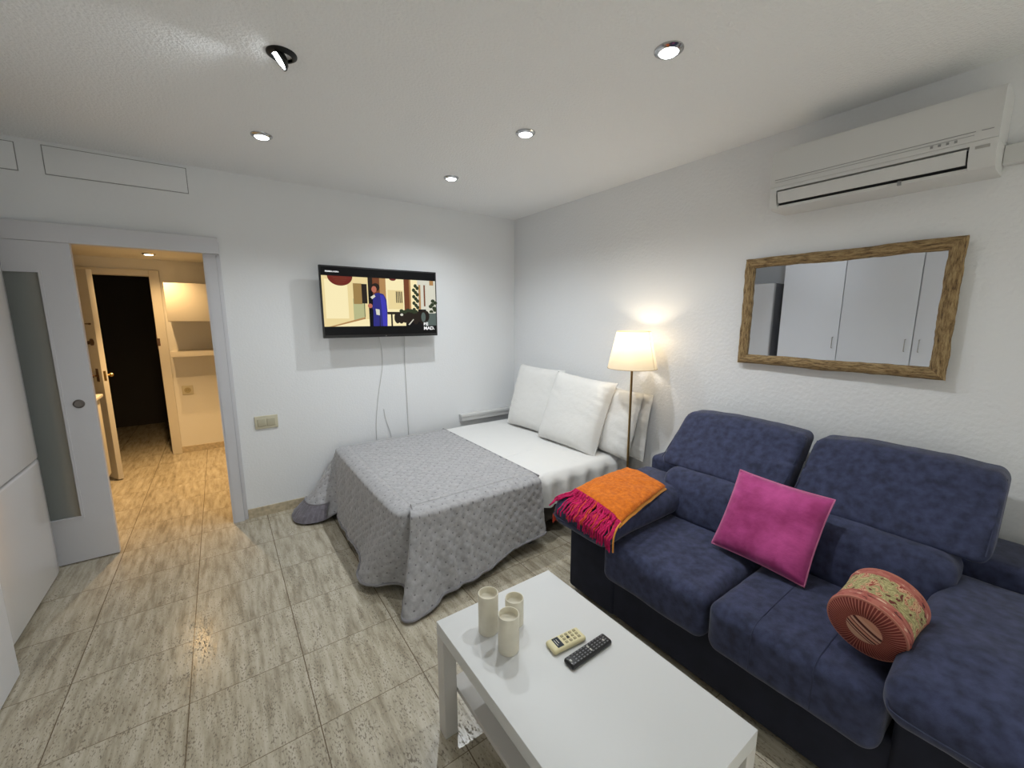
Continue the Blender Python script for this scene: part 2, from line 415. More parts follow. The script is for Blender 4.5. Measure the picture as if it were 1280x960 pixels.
k = MB(); k.lathe([(.018, 0), (.018, .004), (.008, .006), (.008, .03), (.017, .036), (.019, .05), (.012, .058)], (ln-.05, 0, .985), 20, (0, 1, 0))
k.box(ln-.001, ln+.002, -.03, -.012, .94, 1.03)
mk('latch_knob', k, BRASS, dl, local=True)
# white drawer cabinet beside the door
cb = thing('hall_cabinet', 'white cabinet with a small knob half hidden behind the sliding door', 'cabinet', (-1.2, 4.8, 0))
c = MB(); c.box(-1.5, -.91, 4.62, 4.99, .13, .83, .003); mk('carcass', c, CREAM, cb)
c = MB(); c.box(-1.5, -.885, 4.6, 5.0, .83, .856, .004); mk('cabinet_top', c, CREAM, cb)
for lx in (-1.47, -.95):
    for ly in (4.65, 4.96): mk('leg', MB().box(lx-.02, lx+.02, ly-.02, ly+.02, 0, .13, .003), CREAM, cb)
dr = mk('drawer', MB().box(-1.47, -.915, 4.606, 4.62, .66, .81, .003), CREAM, cb)
mk('knob', MB().lathe([(.006, 0), (.006, .012), (.013, .018), (.013, .026), (.006, .03)], (-.93, 4.606, .735), 14, (0, -1, 0)), BRASS, dr)
cd = mk('cabinet_door', MB().box(-1.47, -.915, 4.606, 4.62, .15, .65, .003), CREAM, cb)
mk('knob', MB().lathe([(.006, 0), (.006, .012), (.013, .018), (.013, .026), (.006, .03)], (-.95, 4.606, .5), 14, (0, -1, 0)), BRASS, cd)
# upper cupboard and shelf
u = thing('wall_cupboard', 'cream wall cupboard hanging above the hall shelf', 'cupboard', (.35, 5.83, 1.48))
mk('carcass', MB().box(-.415, 1.195, 5.52, 5.828, 1.478, 1.872, .002), CREAM, u)
for i in range(2):
    d = mk('door', MB().box(-.413+i*.806, .388+i*.806, 5.502, 5.519, 1.482, 1.868, .003), CREAM, u)
    mk('knob', MB().lathe([(.005, 0), (.005, .01), (.011, .016), (.005, .024)], (.34+i*.12, 5.502, 1.53), 12, (0, -1, 0)), BRASS, d)
sh = MB(); sh.box(-.44, 1.195, 5.62, 5.828, 1.125, 1.165, .003); sh.box(-.44, 1.195, 5.612, 5.63, 1.105, 1.165, .003)
tag(mk('wall_shelf', sh, CREAM), 'cream shelf on the hall wall below the cupboard', 'shelf')
def plate(x0, x1, z0, z1, y, label, cat, n):
    o = thing('light_switch' if cat == 'switch' else 'wall_socket', label, cat, ((x0+x1)/2, y, z0))
    mk('frame', MB().soft(x0, x1, y-.010, y-.0005, z0, z1, .004, 2, 1), SWITCH, o)
    iw = (x1-x0-.03)/n
    for i in range(n):
        a = x0+.015+i*iw
        if cat == 'switch':
            mk('rocker', MB().soft(a+.003, a+iw-.003, y-.016, y-.009, z0+.022, z1-.022, .003, 2, 1), mat('rocker_cream', srgb(188, 182, 158), .4), o)
        else:
            mk('insert', MB().lathe([(.03, 0), (.03, .004), (.024, .005), (.021, .002), (0.001, .002)], ((x0+x1)/2, y-.010, (z0+z1)/2), 24, (0, -1, 0)), mat('insert_cream', srgb(180, 168, 130), .4), o)
            mk('pin_holes', MB().box((x0+x1)/2-.011, (x0+x1)/2-.006, y-.0128, y-.0115, (z0+z1)/2-.003, (z0+z1)/2+.003).box((x0+x1)/2+.006, (x0+x1)/2+.011, y-.0128, y-.0115, (z0+z1)/2-.003, (z0+z1)/2+.003), DARKP, o)
    return o
plate(-.395, -.295, .665, .765, HY, 'square cream socket on the hall wall under the shelf', 'socket', 1)
plate(.157, .310, .686, .786, Y0, 'cream double switch plate between doorway and bed', 'switch', 2)

# ------------------------------------------------------------------ fridge and wardrobe
fr = thing('refrigerator', 'glossy white refrigerator with freezer door below, beside the sliding door', 'refrigerator', (-1.2, 3.0, 0))
mk('body', MB().box(-1.51, -.965, 2.62, 3.38, .03, 1.97, .01), FRIDGE_SHADE, fr)
def rdoor(z0, z1):
    def fn(p, uu): return Vector((p.x - (.012*(abs(uu[1])**14) if uu[0] > 0 else 0), p.y, p.z))
    return MB().soft(-.96, -.893, 2.618, 3.382, z0, z1, .012, 3, 14, fn=fn, nn=(1, 16, 4))
mk('freezer_door', rdoor(.035, .728), GLOSS, fr)
ud = mk('fridge_door', rdoor(.736, 1.97), GLOSS, fr)
mk('plinth', MB().box(-1.45, -.96, 2.64, 3.36, 0, .035), PLASTG, fr)
wd = thing('wardrobe', 'tall white fitted wardrobe with bar handles, in front of the refrigerator and in the mirror', 'wardrobe', (-1.18, .8, 0))
mk('carcass', MB().box(-1.518, -.85, -1.25, 2.48, 0, 2.42), CABW, wd)
seams = [2.478, 1.835, 1.19, .545, -.1, -.745]
hpos = [1.885, 1.245, 1.135, .0, -.05, -.8]
for i in range(len(seams)):
    a = seams[i]; b_ = seams[i+1] if i+1 < len(seams) else -1.248
    d = mk('door', MB().box(-.85, -.829, b_+.005, a-.005, .012, 2.41, .002), CABW, wd)
    hh = [1.885, 1.245, 1.135, -.045+.05, -.155, -1.2][i]
    mk('handle', MB().tube([(-.829, hh, 1.165), (-.805, hh, 1.165), (-.805, hh, 1.292), (-.829, hh, 1.292)], .0045, 8), STEEL, d)
    if i == 2: mk('lock', MB().lathe([(.009, 0), (.009, .004)], (-.829, .97, 1.93), 12, (1, 0, 0)), STEEL, d)

# ------------------------------------------------------------------ television
tx0, tx1, tz0, tz1, ty = .652, 1.603, 1.362, 1.912, 3.415
tv = thing('television', 'flat black television on the back wall showing a film', 'television', ((tx0+tx1)/2, 3.48, tz0))
mk('casing', MB().box(tx0, tx1, ty, ty+.03, tz0, tz1, .004), BLACKP, tv)
mk('rear_housing', MB().soft(tx0+.15, tx1-.15, ty+.028, ty+.065, tz0+.03, tz1-.15, .015, 2, 1), BLACKP, tv)
mk('wall_bracket', MB().box(1.0, 1.26, ty+.06, Y0-.001, 1.55, 1.8).box(.95, 1.31, Y0-.012, Y0-.001, 1.5, 1.85), BLACKM, tv)
bz = .012
sx0, sx1, sz0, sz1 = tx0+bz, tx1-bz, tz0+.022, tz1-bz
SC = [('scr_black', 5, 5, 7), ('scr_cream', 226, 206, 150), ('scr_cream_hi', 240, 226, 178), ('scr_green', 176, 176, 130), ('scr_red', 104, 34, 26),
      ('scr_box', 150, 122, 72), ('scr_dark', 34, 26, 20), ('scr_blue', 42, 42, 120), ('scr_blue2', 58, 54, 168), ('scr_skin', 176, 104, 84),
      ('scr_brown', 110, 62, 36), ('scr_tan', 170, 130, 82), ('scr_white', 236, 236, 236), ('scr_road', 84, 96, 92), ('scr_leaf', 46, 56, 36), ('scr_pale', 208, 206, 190)]
smats = [flatmat(*x) for x in SC]; sid = {x[0][4:]: i for i, x in enumerate(SC)}
scr = MB(); layer = [0]
def sp(u, v, y=None):   # u,v: 0..1 of the screen, v down
    return (sx0+u*(sx1-sx0), ty-.0012-.00006*layer[0], sz1-v*(sz1-sz0))
def spoly(c, pts):
    scr.mi = sid[c]; scr.add([sp(*p) for p in pts], [tuple(range(len(pts)))]); layer[0] += 1
def srect(c, u0, u1, v0, v1): spoly(c, [(u0, v0), (u0, v1), (u1, v1), (u1, v0)])
def sell(c, u, v, a, b_, a0=0, a1=360, n=20):
    spoly(c, [(u+a*math.cos(math.radians(a0+(a1-a0)*i/n)), v+b_*math.sin(math.radians(a0+(a1-a0)*i/n))) for i in range(n+(0 if a1-a0 == 360 else 1))])
srect('black', 0, 1, 0, 1)
T, B = .125, .87
srect('cream', .0, .37, T, B)
srect('cream_hi', .02, .2, T+.05, B-.12)
spoly('green', [(.24, .45), (.24, .78), (.34, .72), (.34, .45)])
spoly('tan', [(.04, B), (.33, .73), (.33, .76), (.08, B)]); spoly('cream_hi', [(.08, B), (.33, .76), (.37, .76), (.37, B)])
sell('red', .145, T, .1, .14, 0, 180)
for i in range(4): srect('brown', .09+.01*i, .2-.01*i, T+.025+i*.03, T+.032+i*.03)
srect('box', .245, .315, .22, .53); srect('dark', .315, .36, .225, .52); srect('dark', .33, .334, .52, .76)
srect('dark', .37, .41, T, .32); srect('brown', .41, .47, T, B); srect('tan', .47, .525, T, B)
srect('cream_hi', .525, .70, T, B); srect('cream', .54, .68, .3, .6)
sell('red', .59, T, .03, .03, 0, 180)
for i in range(4): srect('dark', .615+i*.016, .624+i*.016, .32, .50)
srect('brown', .69, .74, T, .8); srect('tan', .74, .79, T, .72); srect('cream_hi', .755, .82, T, .7)
srect('pale', .82, .9, T, .6); srect('tan', .83, .85, .2, .6); srect('brown', .88, .895, .2, .55); srect('pale', .9, 1, T, .68)
srect('tan', .94, .98, T, .2)
for i in range(14): sell('leaf', .80+.02*math.sin(i*2.1), .22+i*.035, .016, .03)
for i in range(8): sell('leaf', .97+.025*math.sin(i*1.7), .46+i*.03, .02, .03)
srect('road', .88, 1, .66, B); srect('pale', .9, .99, .655, .665)
srect('dark', .53, .80, .645, .685); srect('dark', .56, .575, .66, B)
for i in range(9): sell('dark', .62+i*.035, .74+.03*math.sin(i*3), .03, .09)
for i in range(5): sell('leaf', .66+i*.03, .63+.015*math.sin(i*2), .02, .03)
sell('pale', .66, .69, .014, .02); spoly('pale', [(.72, .85), (.77, .76), (.775, .77), (.73, .86)])
sell('dark', .87, .72, .035, .11); sell('road', .87, .73, .022, .08)
# man in blue overalls seen from behind
sell('dark', .435, .265, .035, .06); sell('skin', .42, .30, .022, .05)
spoly('blue', [(.405, .40), (.43, .36), (.46, .35), (.50, .37), (.525, .45), (.53, .62), (.525, B), (.40, B), (.405, .62), (.395, .58), (.405, .52)])
spoly('blue2', [(.47, .38), (.50, .39), (.52, .5), (.525, B), (.485, B), (.48, .6)])
spoly('pale', [(.385, .42), (.42, .38), (.43, .41), (.40, .45)]); sell('skin', .38, .555, .02, .035)
spoly('pale', [(.425, .60), (.46, .61), (.46, .70), (.43, .69)]); spoly('dark', [(.455, B), (.458, .7), (.463, .7), (.462, B)])
mk('screen', scr, smats, tv, smooth=False, normals=False)
def text_mesh(txt, size, loc, rot, m, parent, name, bold=0.0, sx=1.0):
    cu = bpy.data.curves.new('lettering', 'FONT'); cu.body = txt; cu.size = size; cu.extrude = .0002; cu.offset = bold
    tmp = bpy.data.objects.new('lettering', cu); COL.objects.link(tmp)
    dg = bpy.context.evaluated_depsgraph_get(); me = bpy.data.meshes.new_from_object(tmp.evaluated_get(dg))
    bpy.data.objects.remove(tmp); bpy.data.curves.remove(cu)
    me.transform(Matrix.Diagonal((sx, 1, 1, 1))); me.transform(Matrix(rot)); me.materials.clear(); me.materials.append(m)
    o = bpy.data.objects.new(name, me); COL.objects.link(o)
    o.parent = parent; o.location = Vector(loc)-wl(parent)
    return o
RB = Matrix(((1, 0, 0, 0), (0, 0, -1, 0), (0, 1, 0, 0), (0, 0, 0, 1)))    # text facing -y
W = smats[sid['white']]
px = lambda u: sx0+u*(sx1-sx0)
pz = lambda v: sz1-v*(sz1-sz0)
text_mesh('BE', .036, (px(.868), ty-.009, pz(.868)), RB, W, tv, 'channel_logo', .0014, 1.1)
text_mesh('MAD', .038, (px(.868), ty-.009, pz(.938)), RB, W, tv, 'channel_logo', .0014, 1.1)
mk('logo_dot', MB().box(px(.968), px(.976), ty-.009, ty-.008, pz(.938), pz(.925)), W, tv)
text_mesh('PRIMERA HORA', .014, (px(.03), ty-.009, pz(.075)), RB, W, tv, 'caption', .0006, 1.0)
text_mesh('LG', .011, (px(.5), ty-.006, tz0+.007), RB, BTN, tv, 'maker_mark')
# cables
def wav(pts, n=30):
    out = []
    P = [Vector(p) for p in pts]; P = [P[0]]+P+[P[-1]]
    for i in range(1, len(P)-2):
        for k_ in range(n//(len(P)-3)+1):
            t_ = k_/(n//(len(P)-3)+1)
            a, b_, c_, d_ = P[i-1:i+3]
            out.append(.5*((2*b_)+(c_-a)*t_+(2*a-5*b_+4*c_-d_)*t_*t_+(3*b_-a-3*c_+d_)*t_**3))
    out.append(P[-2]); return out
yw = Y0-.006
tag(mk('cable', MB().tube(wav([(1.10, 3.50, 1.385), (1.115, yw-.03, 1.33), (1.14, yw, 1.22), (1.135, yw, 1.08), (1.09, yw, .85), (1.06, yw, .62), (1.055, yw, .47), (1.055, yw, .25), (1.055, yw, .01)], 72), .0032, 6), PLAST),
    'thin white cable hanging in a curve below the television', 'cable')
tag(mk('cable', MB().tube(wav([(1.335, 3.50, 1.385), (1.34, yw-.02, 1.33), (1.343, yw, 1.1), (1.347, yw, .8), (1.35, yw, .47), (1.35, yw, .25), (1.35, yw, .01)], 56), .0045, 6), PLAST),
    'straight white cable running down the wall from the television', 'cable')
tag(mk('cable', MB().tube(wav([(1.132, yw-.001, .72), (1.14, yw, .64), (1.165, yw, .55), (1.185, yw-.001, .46), (1.19, yw, .25), (1.19, yw, .01)], 40), .0028, 6), PLAST),
    'short loose white cable seen just above the quilt below the television', 'cable')
# wall ledge behind bed
lg = thing('wall_ledge', 'narrow white boxed ledge on the back wall beside the pillows', 'ledge', (2.18, Y0, .49))
mk('ledge_top', MB().box(1.878, 2.5, Y0-.06, Y0-.0005, .545, .572, .004), PLAST, lg)
mk('ledge_box', MB().box(1.885, 2.5, Y0-.05, Y0-.0005, .505, .545), PLAST, lg)

# ------------------------------------------------------------------ air conditioner
ay0, ay1 = .292, 1.052
ac = thing('air_conditioner', 'white split air conditioner mounted high on the right wall', 'air conditioner', (X0, (ay0+ay1)/2, 2.06))
Zx = lambda d: X0-d
prof = [(Zx(.001), 2.352), (Zx(.15), 2.352), (Zx(.192), 2.342), (Zx(.2), 2.325), (Zx(.2), 2.168), (Zx(.05), 2.168), (Zx(.001), 2.168)]
mk('housing', MB().prism(prof, ay0, ay1), PLAST, ac, ang=30)
low = [(Zx(.001), 2.167), (Zx(.199), 2.167), (Zx(.2), 2.152), (Zx(.13), 2.148), (Zx(.12), 2.095), (Zx(.172), 2.082), (Zx(.17), 2.070), (Zx(.15), 2.064), (Zx(.001), 2.064)]
mk('air_outlet', MB().prism(low, ay0+.07, ay1-.03), PLAST, ac, ang=30)
cap = [(Zx(.001), 2.167), (Zx(.199), 2.167), (Zx(.2), 2.125), (Zx(.193), 2.095), (Zx(.175), 2.072), (Zx(.15), 2.064), (Zx(.001), 2.064)]
mk('end_panel', MB().prism(cap, ay0, ay0+.07), PLAST, ac, ang=30)
mk('end_panel', MB().prism(cap, ay1-.03, ay1), PLAST, ac, ang=30)
mk('outlet_shadow_gap', MB().box(Zx(.16), Zx(.12), ay0+.071, ay1-.031, 2.088, 2.1495), DARKP, ac)
lv = [(Zx(.1995), 2.144), (Zx(.201), 2.140), (Zx(.186), 2.094), (Zx(.180), 2.092)]
mk('louver', MB().prism(lv, ay0+.076, ay1-.036), PLAST, ac, ang=30)
mk('panel_seam', MB().box(Zx(.2012), Zx(.199), ay0+.06, ay1-.02, 2.200, 2.2025).box(Zx(.2012), Zx(.199), ay0+.062, ay1-.022, 2.189, 2.1905).box(Zx(.2012), Zx(.199), ay0+.015, ay0+.045, 2.199, 2.2015), PLASTG, ac)
ind = MB()
for i in range(4): ind.box(Zx(.203), Zx(.199), ay0+.105+i*.022, ay0+.113+i*.022, 2.177, 2.186)
mk('indicator', ind, PLASTG, ac)
mk('badge', MB().box(Zx(.2015), Zx(.19), ay0+.018, ay0+.055, 2.138, 2.148), STEEL, ac)
mk('tab', MB().box(Zx(.178), Zx(.165), .55, .562, 2.068, 2.084), PLASTG, ac)
tk = MB(); tk.box(Zx(.045), Zx(.0005), -1.6, ay0-.001, 2.10, 2.17, .004)
tag(mk('cable_trunking', tk, PLAST), 'white square pipe trunking running right from the air conditioner', 'trunking')

# ------------------------------------------------------------------ mirror
MY0, MY1, MZ0, MZ1 = .347, 1.219, 1.256, 1.848
mr = thing('wall_mirror', 'rectangular mirror with rough driftwood frame above the sofa', 'mirror', (X0-.02, (MY0+MY1)/2, MZ0), (0, 0, 0))
yaw_m = math.radians(-.85)
mr.rotation_euler = (0, 0, yaw_m); mr.location.x -= .008
hw, hh = (MY1-MY0)/2, MZ1-MZ0; fwid = .05
mg = MB(); mg.box(-.002, .004, -hw+.03, hw-.03, .03, hh-.03)
MIRROR = mat('mirror_glass', (.9, .93, .98, 1), .0, 1)
mk('mirror_glass', mg, MIRROR, mr, local=True, smooth=False)
def rail(p0, p1, outn, r=.026, seed=0):
    p0 = Vector(p0); p1 = Vector(p1); d = p1-p0; L_ = d.length; t_ = d.normalized(); o_ = Vector(outn); nx = Vector((-1, 0, 0))
    m = MB(); n = 60; sg = 16; V = []; F = []; UV = []
    for i in range(n+1):
        f_ = i/n; c_ = p0+d*f_+o_*(.004*nz((f_*3, seed, 0), 1))+nx*.0
        for k_ in range(sg):
            a = 2*PI*k_/sg
            rr = r*(1+.16*nz((f_*9, math.cos(a)*1.2, math.sin(a)*1.2+seed*5), 1)+.05*nz((f_*30, a, seed)))
            q = (o_*math.cos(a)*rr+nx*math.sin(a)*rr*.62)
            # mitre
            s_ = q.dot(o_)
            cc = c_+t_*((2*f_-1)*(s_))
            V.append(cc+q); UV.append((f_*L_*4+seed*3.3, k_/sg))
    for i in range(n):
        for k_ in range(sg):
            a = i*sg+k_; b_ = i*sg+(k_+1) % sg; F.append((a, b_, b_+sg, a+sg))
    F.append(tuple(range(sg))[::-1]); F.append(tuple(n*sg+k_ for k_ in range(sg)))
    m.add(V, F, UV); return m
zi0, zi1, yi = .024, hh-.024, hw-.024
mk('frame_rail', rail((-.008, -yi, zi1), (-.008, yi, zi1), (0, 0, 1), seed=1), WOOD, mr, local=True, ang=60)
mk('frame_rail', rail((-.008, -yi, zi0), (-.008, yi, zi0), (0, 0, -1), seed=2), WOOD, mr, local=True, ang=60)
mk('frame_rail', rail((-.008, -yi, zi0), (-.008, -yi, zi1), (0, -1, 0), seed=3, r=.027), WOOD, mr, local=True, ang=60)
mk('frame_rail', rail((-.008, yi, zi0), (-.008, yi, zi1), (0, 1, 0), seed=4), WOOD, mr, local=True, ang=60)

# ------------------------------------------------------------------ floor lamp
lx, ly = 2.36, 1.86
lp = thing('floor_lamp', 'lit floor lamp with cream tapered shade between bed and sofa', 'lamp', (lx, ly, 0))
mk('base', MB().lathe([(.11, 0), (.11, .012), (.1, .018), (.02, .024), (.012, .04)], (lx, ly, 0), 32), LAMPB, lp)
mk('pole', MB().lathe([(.0085, .03), (.0085, 1.2), (.012, 1.205), (.012, 1.24)], (lx, ly, 0), 16), LAMPB, lp)
SHADE = bpy.data.materials.new('linen_shade'); SHADE.use_nodes = True
nt = SHADE.node_tree; nt.nodes.clear(); o_ = nt.nodes.new('ShaderNodeOutputMaterial'); mxs = nt.nodes.new('ShaderNodeMixShader')
df = nt.nodes.new('ShaderNodeBsdfDiffuse'); tl = nt.nodes.new('ShaderNodeBsdfTranslucent'); df.inputs[0].default_value = (.85, .8, .7, 1); tl.inputs[0].default_value = (.9, .8, .62, 1)
mxs.inputs[0].default_value = .5; nt.links.new(df.outputs[0], mxs.inputs[1]); nt.links.new(tl.outputs[0], mxs.inputs[2]); nt.links.new(mxs.outputs[0], o_.inputs[0])
s_ = MB(); s_.lathe([(.17, 1.168), (.114, 1.425)], (lx, ly, 0), 48, close=False)
shd = mk('lamp_shade', s_, SHADE, lp, ang=60)
s_ = MB()
for r_, z_ in ((.17, 1.168), (.114, 1.425)):
    s_.tube([(lx+r_*math.cos(2*PI*i/48), ly+r_*math.sin(2*PI*i/48), z_) for i in range(49)], .0022, 6, caps=False)
aa = math.radians(-82)
s_.tube([(lx+.1705*math.cos(aa), ly+.1705*math.sin(aa), 1.168), (lx+.1145*math.cos(aa), ly+.1145*math.sin(aa), 1.425)], .0012, 5)
mk('shade_trim', s_, mat('shade_trim', srgb(196, 176, 140), .8), shd)
mk('bulb', MB().lathe([(.012, 1.24), (.014, 1.26), (.028, 1.29), (.03, 1.31), (.022, 1.335), (.004, 1.345)], (lx, ly, 0), 20), mat('bulb_glass', (1, 1, 1, 1), .4, emit=(1, .82, .55, 1), estr=6), lp)

# ------------------------------------------------------------------ ceiling lights
def downlight(x, y, z, label, group, warm=False, tilt=False):
    o = thing('ceiling_spotlight', label, 'ceiling light', (x, y, z), group=group)
    m = BULBW if warm else BULB
    mk('trim_ring', MB().lathe([(.036, -.012), (.04, -.012), (.052, -.004), (.053, 0), (.036, 0)], (x, y, z), 32, close=False), BLACKM if tilt else CHROME, o)
    if tilt:
        ax = Vector((-.78, .12, -.62)).normalized(); c_ = Vector((x-.004, y, z-.012))
        mk('gimbal', MB().lathe([(.001, -.016), (.02, -.014), (.034, -.004), (.041, .008), (.041, .013), (.037, .013), (.036, .008)], c_, 28, ax, close=False), BLACKM, o)
        mk('bulb', MB().lathe([(.036, .006), (.036, .010), (.0, .013)], c_, 24, ax), m, o)
    else:
        mk('bulb', MB().lathe([(.036, -.002), (.036, -.009), (.030, -.014), (.0, -.017)], (x, y, z), 28), m, o)
    return o
def lamp(x, y, z, energy, col, d=(0, 0, -1), size=125, blend=1.0, r=.013, name='spot'):
    l = bpy.data.lights.new(name, 'SPOT'); l.energy = energy; l.color = col; l.spot_size = math.radians(size); l.spot_blend = blend; l.shadow_soft_size = r
    o = bpy.data.objects.new(name, l); COL.objects.link(o); o.location = (x, y, z)
    o.rotation_euler = Vector(d).to_track_quat('-Z', 'Y').to_euler(); return o
COOL = (.915, .968, 1.0)
E0 = 46; E1 = 240
GR = 'recessed spotlights in the living room ceiling'
LT = [(.29, 1.909, 'tilted black gimbal spotlight throwing light onto the ceiling', True),
      (.289, 2.765, 'lit recessed spotlight nearest the doorway', False),
      (1.443, 1.909, 'lit recessed spotlight in the middle of the ceiling', False),
      (1.446, 2.783, 'lit recessed spotlight nearest the television', False),
      (1.458, 1.05, 'largest looking lit recessed spotlight, close to the air conditioner', False)]
for x, y, lab, tilt in LT:
    downlight(x, y, ZC, lab, GR, tilt=tilt)
    if tilt: lamp(x-.036, y+.012, ZC-.042, 9, COOL, (-.82, .42, -.5), 95, 1.0)
    else:
        k_, sz_ = {(.289, 2.765): (.55, 125), (1.446, 2.783): (.95, 150), (1.443, 1.909): (.85, 150), (1.458, 1.05): (.72, 145)}[(x, y)]
        lamp(x, y, ZC-.042, E0*k_, COOL, size=sz_)
for i_, (x, y) in enumerate([(.29, -1.75), (1.458, -1.75), (.29, -2.8), (1.458, -2.8)]):  # fittings and lamps added out of view as fill light
    downlight(x, y, ZC, 'added fill spotlight in the ceiling behind the camera, out of view', 'added fill spotlights behind the camera')
    lamp(x, y, ZC-.042, E1, COOL, size=98, blend=1.0)
WARM = (1, .63, .28)
downlight(-.475, 5.3, HZ, 'warm recessed spotlight in the hall ceiling seen through the doorway', 'spotlights in the hall ceiling', warm=True)
lamp(-.475, 5.3, HZ-.042, 36, WARM, size=150, blend=1.0)
downlight(-.35, 4.75, HZ, 'warm hall spotlight hidden above the doorway head', 'spotlights in the hall ceiling', warm=True)
lamp(-.35, 4.75, HZ-.042, 165, WARM, size=96, blend=1.0)
pl = bpy.data.lights.new('lamp_bulb', 'POINT'); pl.energy = 3.4; pl.color = (1, .83, .60); pl.shadow_soft_size = .03
po = bpy.data.objects.new('lamp_bulb', pl); COL.objects.link(po); po.location = (lx, ly, 1.345)

# ------------------------------------------------------------------ bed
ZB = .48
bed = thing('bed', 'low double bed with dark base pushed into the corner', 'bed', (1.6, 2.7, 0))
mk('base', MB().soft(.79, 2.5, 2.03, 3.41, .1, .26, .06, 4, 3), BEDW, bed)
for x_ in (.93, 1.6, 2.4):
    for y_ in (2.06, 3.36): mk('leg', MB().lathe([(.024, 0), (.026, .005), (.026, .1)], (x_, y_, 0), 16), BEDW, bed)
mk('mattress', MB().soft(.745, 2.51, 2.012, 3.43, .25, ZB-.012, .085, 6, 3), SHEET, bed)
# white sheet with the near side hanging
def sheet_pt(u, v):
    x = 1.52+u*.995
    drop = .215+.02*math.sin(x*7)+.02*nz((x*3, 1, 2))
    Ls = [1.42, drop]; tot = sum(Ls); s = v*tot
    if s < Ls[0]:
        y = 3.43-s; z = ZB-.002+.003*fbm((x, y, 0), 5)
        e = max(0, 1-(y-2.01)/.04) if y < 2.05 else 0
        z -= .014*e*e
        z += .006*math.exp(-((y-2.5-.15*(x-2))/.012)**2)*(1 if 1.7 < x < 2.0 else 0)
    else:
        d = s-Ls[0]; f_ = min(1, d/.05)
        fold = (.010*math.sin(x*38+2*nz((x*4, 0, 0)))+.008*nz((x*16, 0, d*4)))*min(1, d/.10)*1.5
        q_ = max(0, min(1, (x-1.62)/.08)); fold *= q_
        y = 2.01-(.012+.018*q_)*math.sin(f_*PI/2)-.012*q_*d/.2-fold; z = ZB-.016-max(0, d-.0)
        z = max(z, .235)
    return (x, y, z)
sh_ = MB().grid(sheet_pt, 150, 130)
so = tag(mk('bed_sheet', sh_, SHEET, ang=180), 'white cotton sheet over the mattress, hanging loose on the near side', 'sheet')
# quilt
def cr(P, t_):
    n = len(P)-1; i = min(int(t_), n-1); f_ = t_-i
    a = P[max(i-1, 0)]; b_ = P[i]; c_ = P[i+1]; d_ = P[min(i+2, n)]
    # centripetal-ish: damp overshoot
    m1 = (c_-a)*.42; m2 = (d_-b_)*.42
    if i == 0: m1 = (c_-b_)
    return b_*(2*f_**3-3*f_**2+1)+m1*(f_**3-2*f_**2+f_)+c_*(-2*f_**3+3*f_**2)+m2*(f_**3-f_**2)
QZ = ZB+.014
ctrl = [  # (edge point, hem point)
 ((1.63, 1.965), (1.645, 1.93, .115)), ((1.5, 1.962), (1.51, 1.925, .10)), ((1.35, 1.962), (1.37, 1.93, .085)), ((1.2, 1.962), (1.22, 1.89, .065)), ((1.05, 1.962), (1.06, 1.865, .05)),
 ((.92, 1.962), (.92, 1.855, .045)), ((.85, 1.964), (.83, 1.835, .035)), ((.80, 1.968), (.75, 1.80, .02)), ((.77, 1.975), (.66, 1.795, .012)),
 ((.745, 1.985), (.622, 1.835, .014)), ((.748, 1.998), (.665, 1.92, .03)), ((.760, 2.018), (.71, 2.0, .05)), ((.722, 2.022), (.67, 2.075, .06)),
 ((.695, 2.03), (.575, 2.13, .05)), ((.685, 2.06), (.525, 2.2, .045)), ((.68, 2.12), (.53, 2.3, .05)), ((.675, 2.22), (.575, 2.40, .06)),
 ((.672, 2.4), (.59, 2.52, .06)), ((.67, 2.65), (.585, 2.7, .06)), ((.67, 2.9), (.585, 2.86, .065)), ((.67, 3.15), (.585, 2.98, .07)),
 ((.67, 3.30), (.60, 3.08, .07)), ((.672, 3.36), (.60, 3.14, .06)), ((.675, 3.385), (.50, 3.16, .02)), ((.677, 3.40), (.40, 3.20, .012)), ((.68, 3.42), (.345, 3.28, .012)),
 ((.685, 3.44), (.345, 3.42, .012)), ((.69, 3.455), (.40, 3.51, .02)), ((.71, 3.463), (.58, 3.53, .05)), ((.78, 3.467), (.78, 3.52, .1)), ((1.1, 3.467), (1.1, 3.515, .12)), ((1.63, 3.467), (1.63, 3.51, .12))]
CE = [Vector((a[0], a[1], 0)) for a, b_ in ctrl]; CH = [Vector(b_) for a, b_ in ctrl]
def puff(u, v):
    d = 9
    for ox, oy in ((.5, .5), (0, 0)):
        a = (u/QS+10+ox) % 1-.5; c_ = (v/QS+10+oy) % 1-.5
        d = min(d, math.hypot(a, c_))
    return min(1, d/.42)**.55
NP = 760; NR = 64
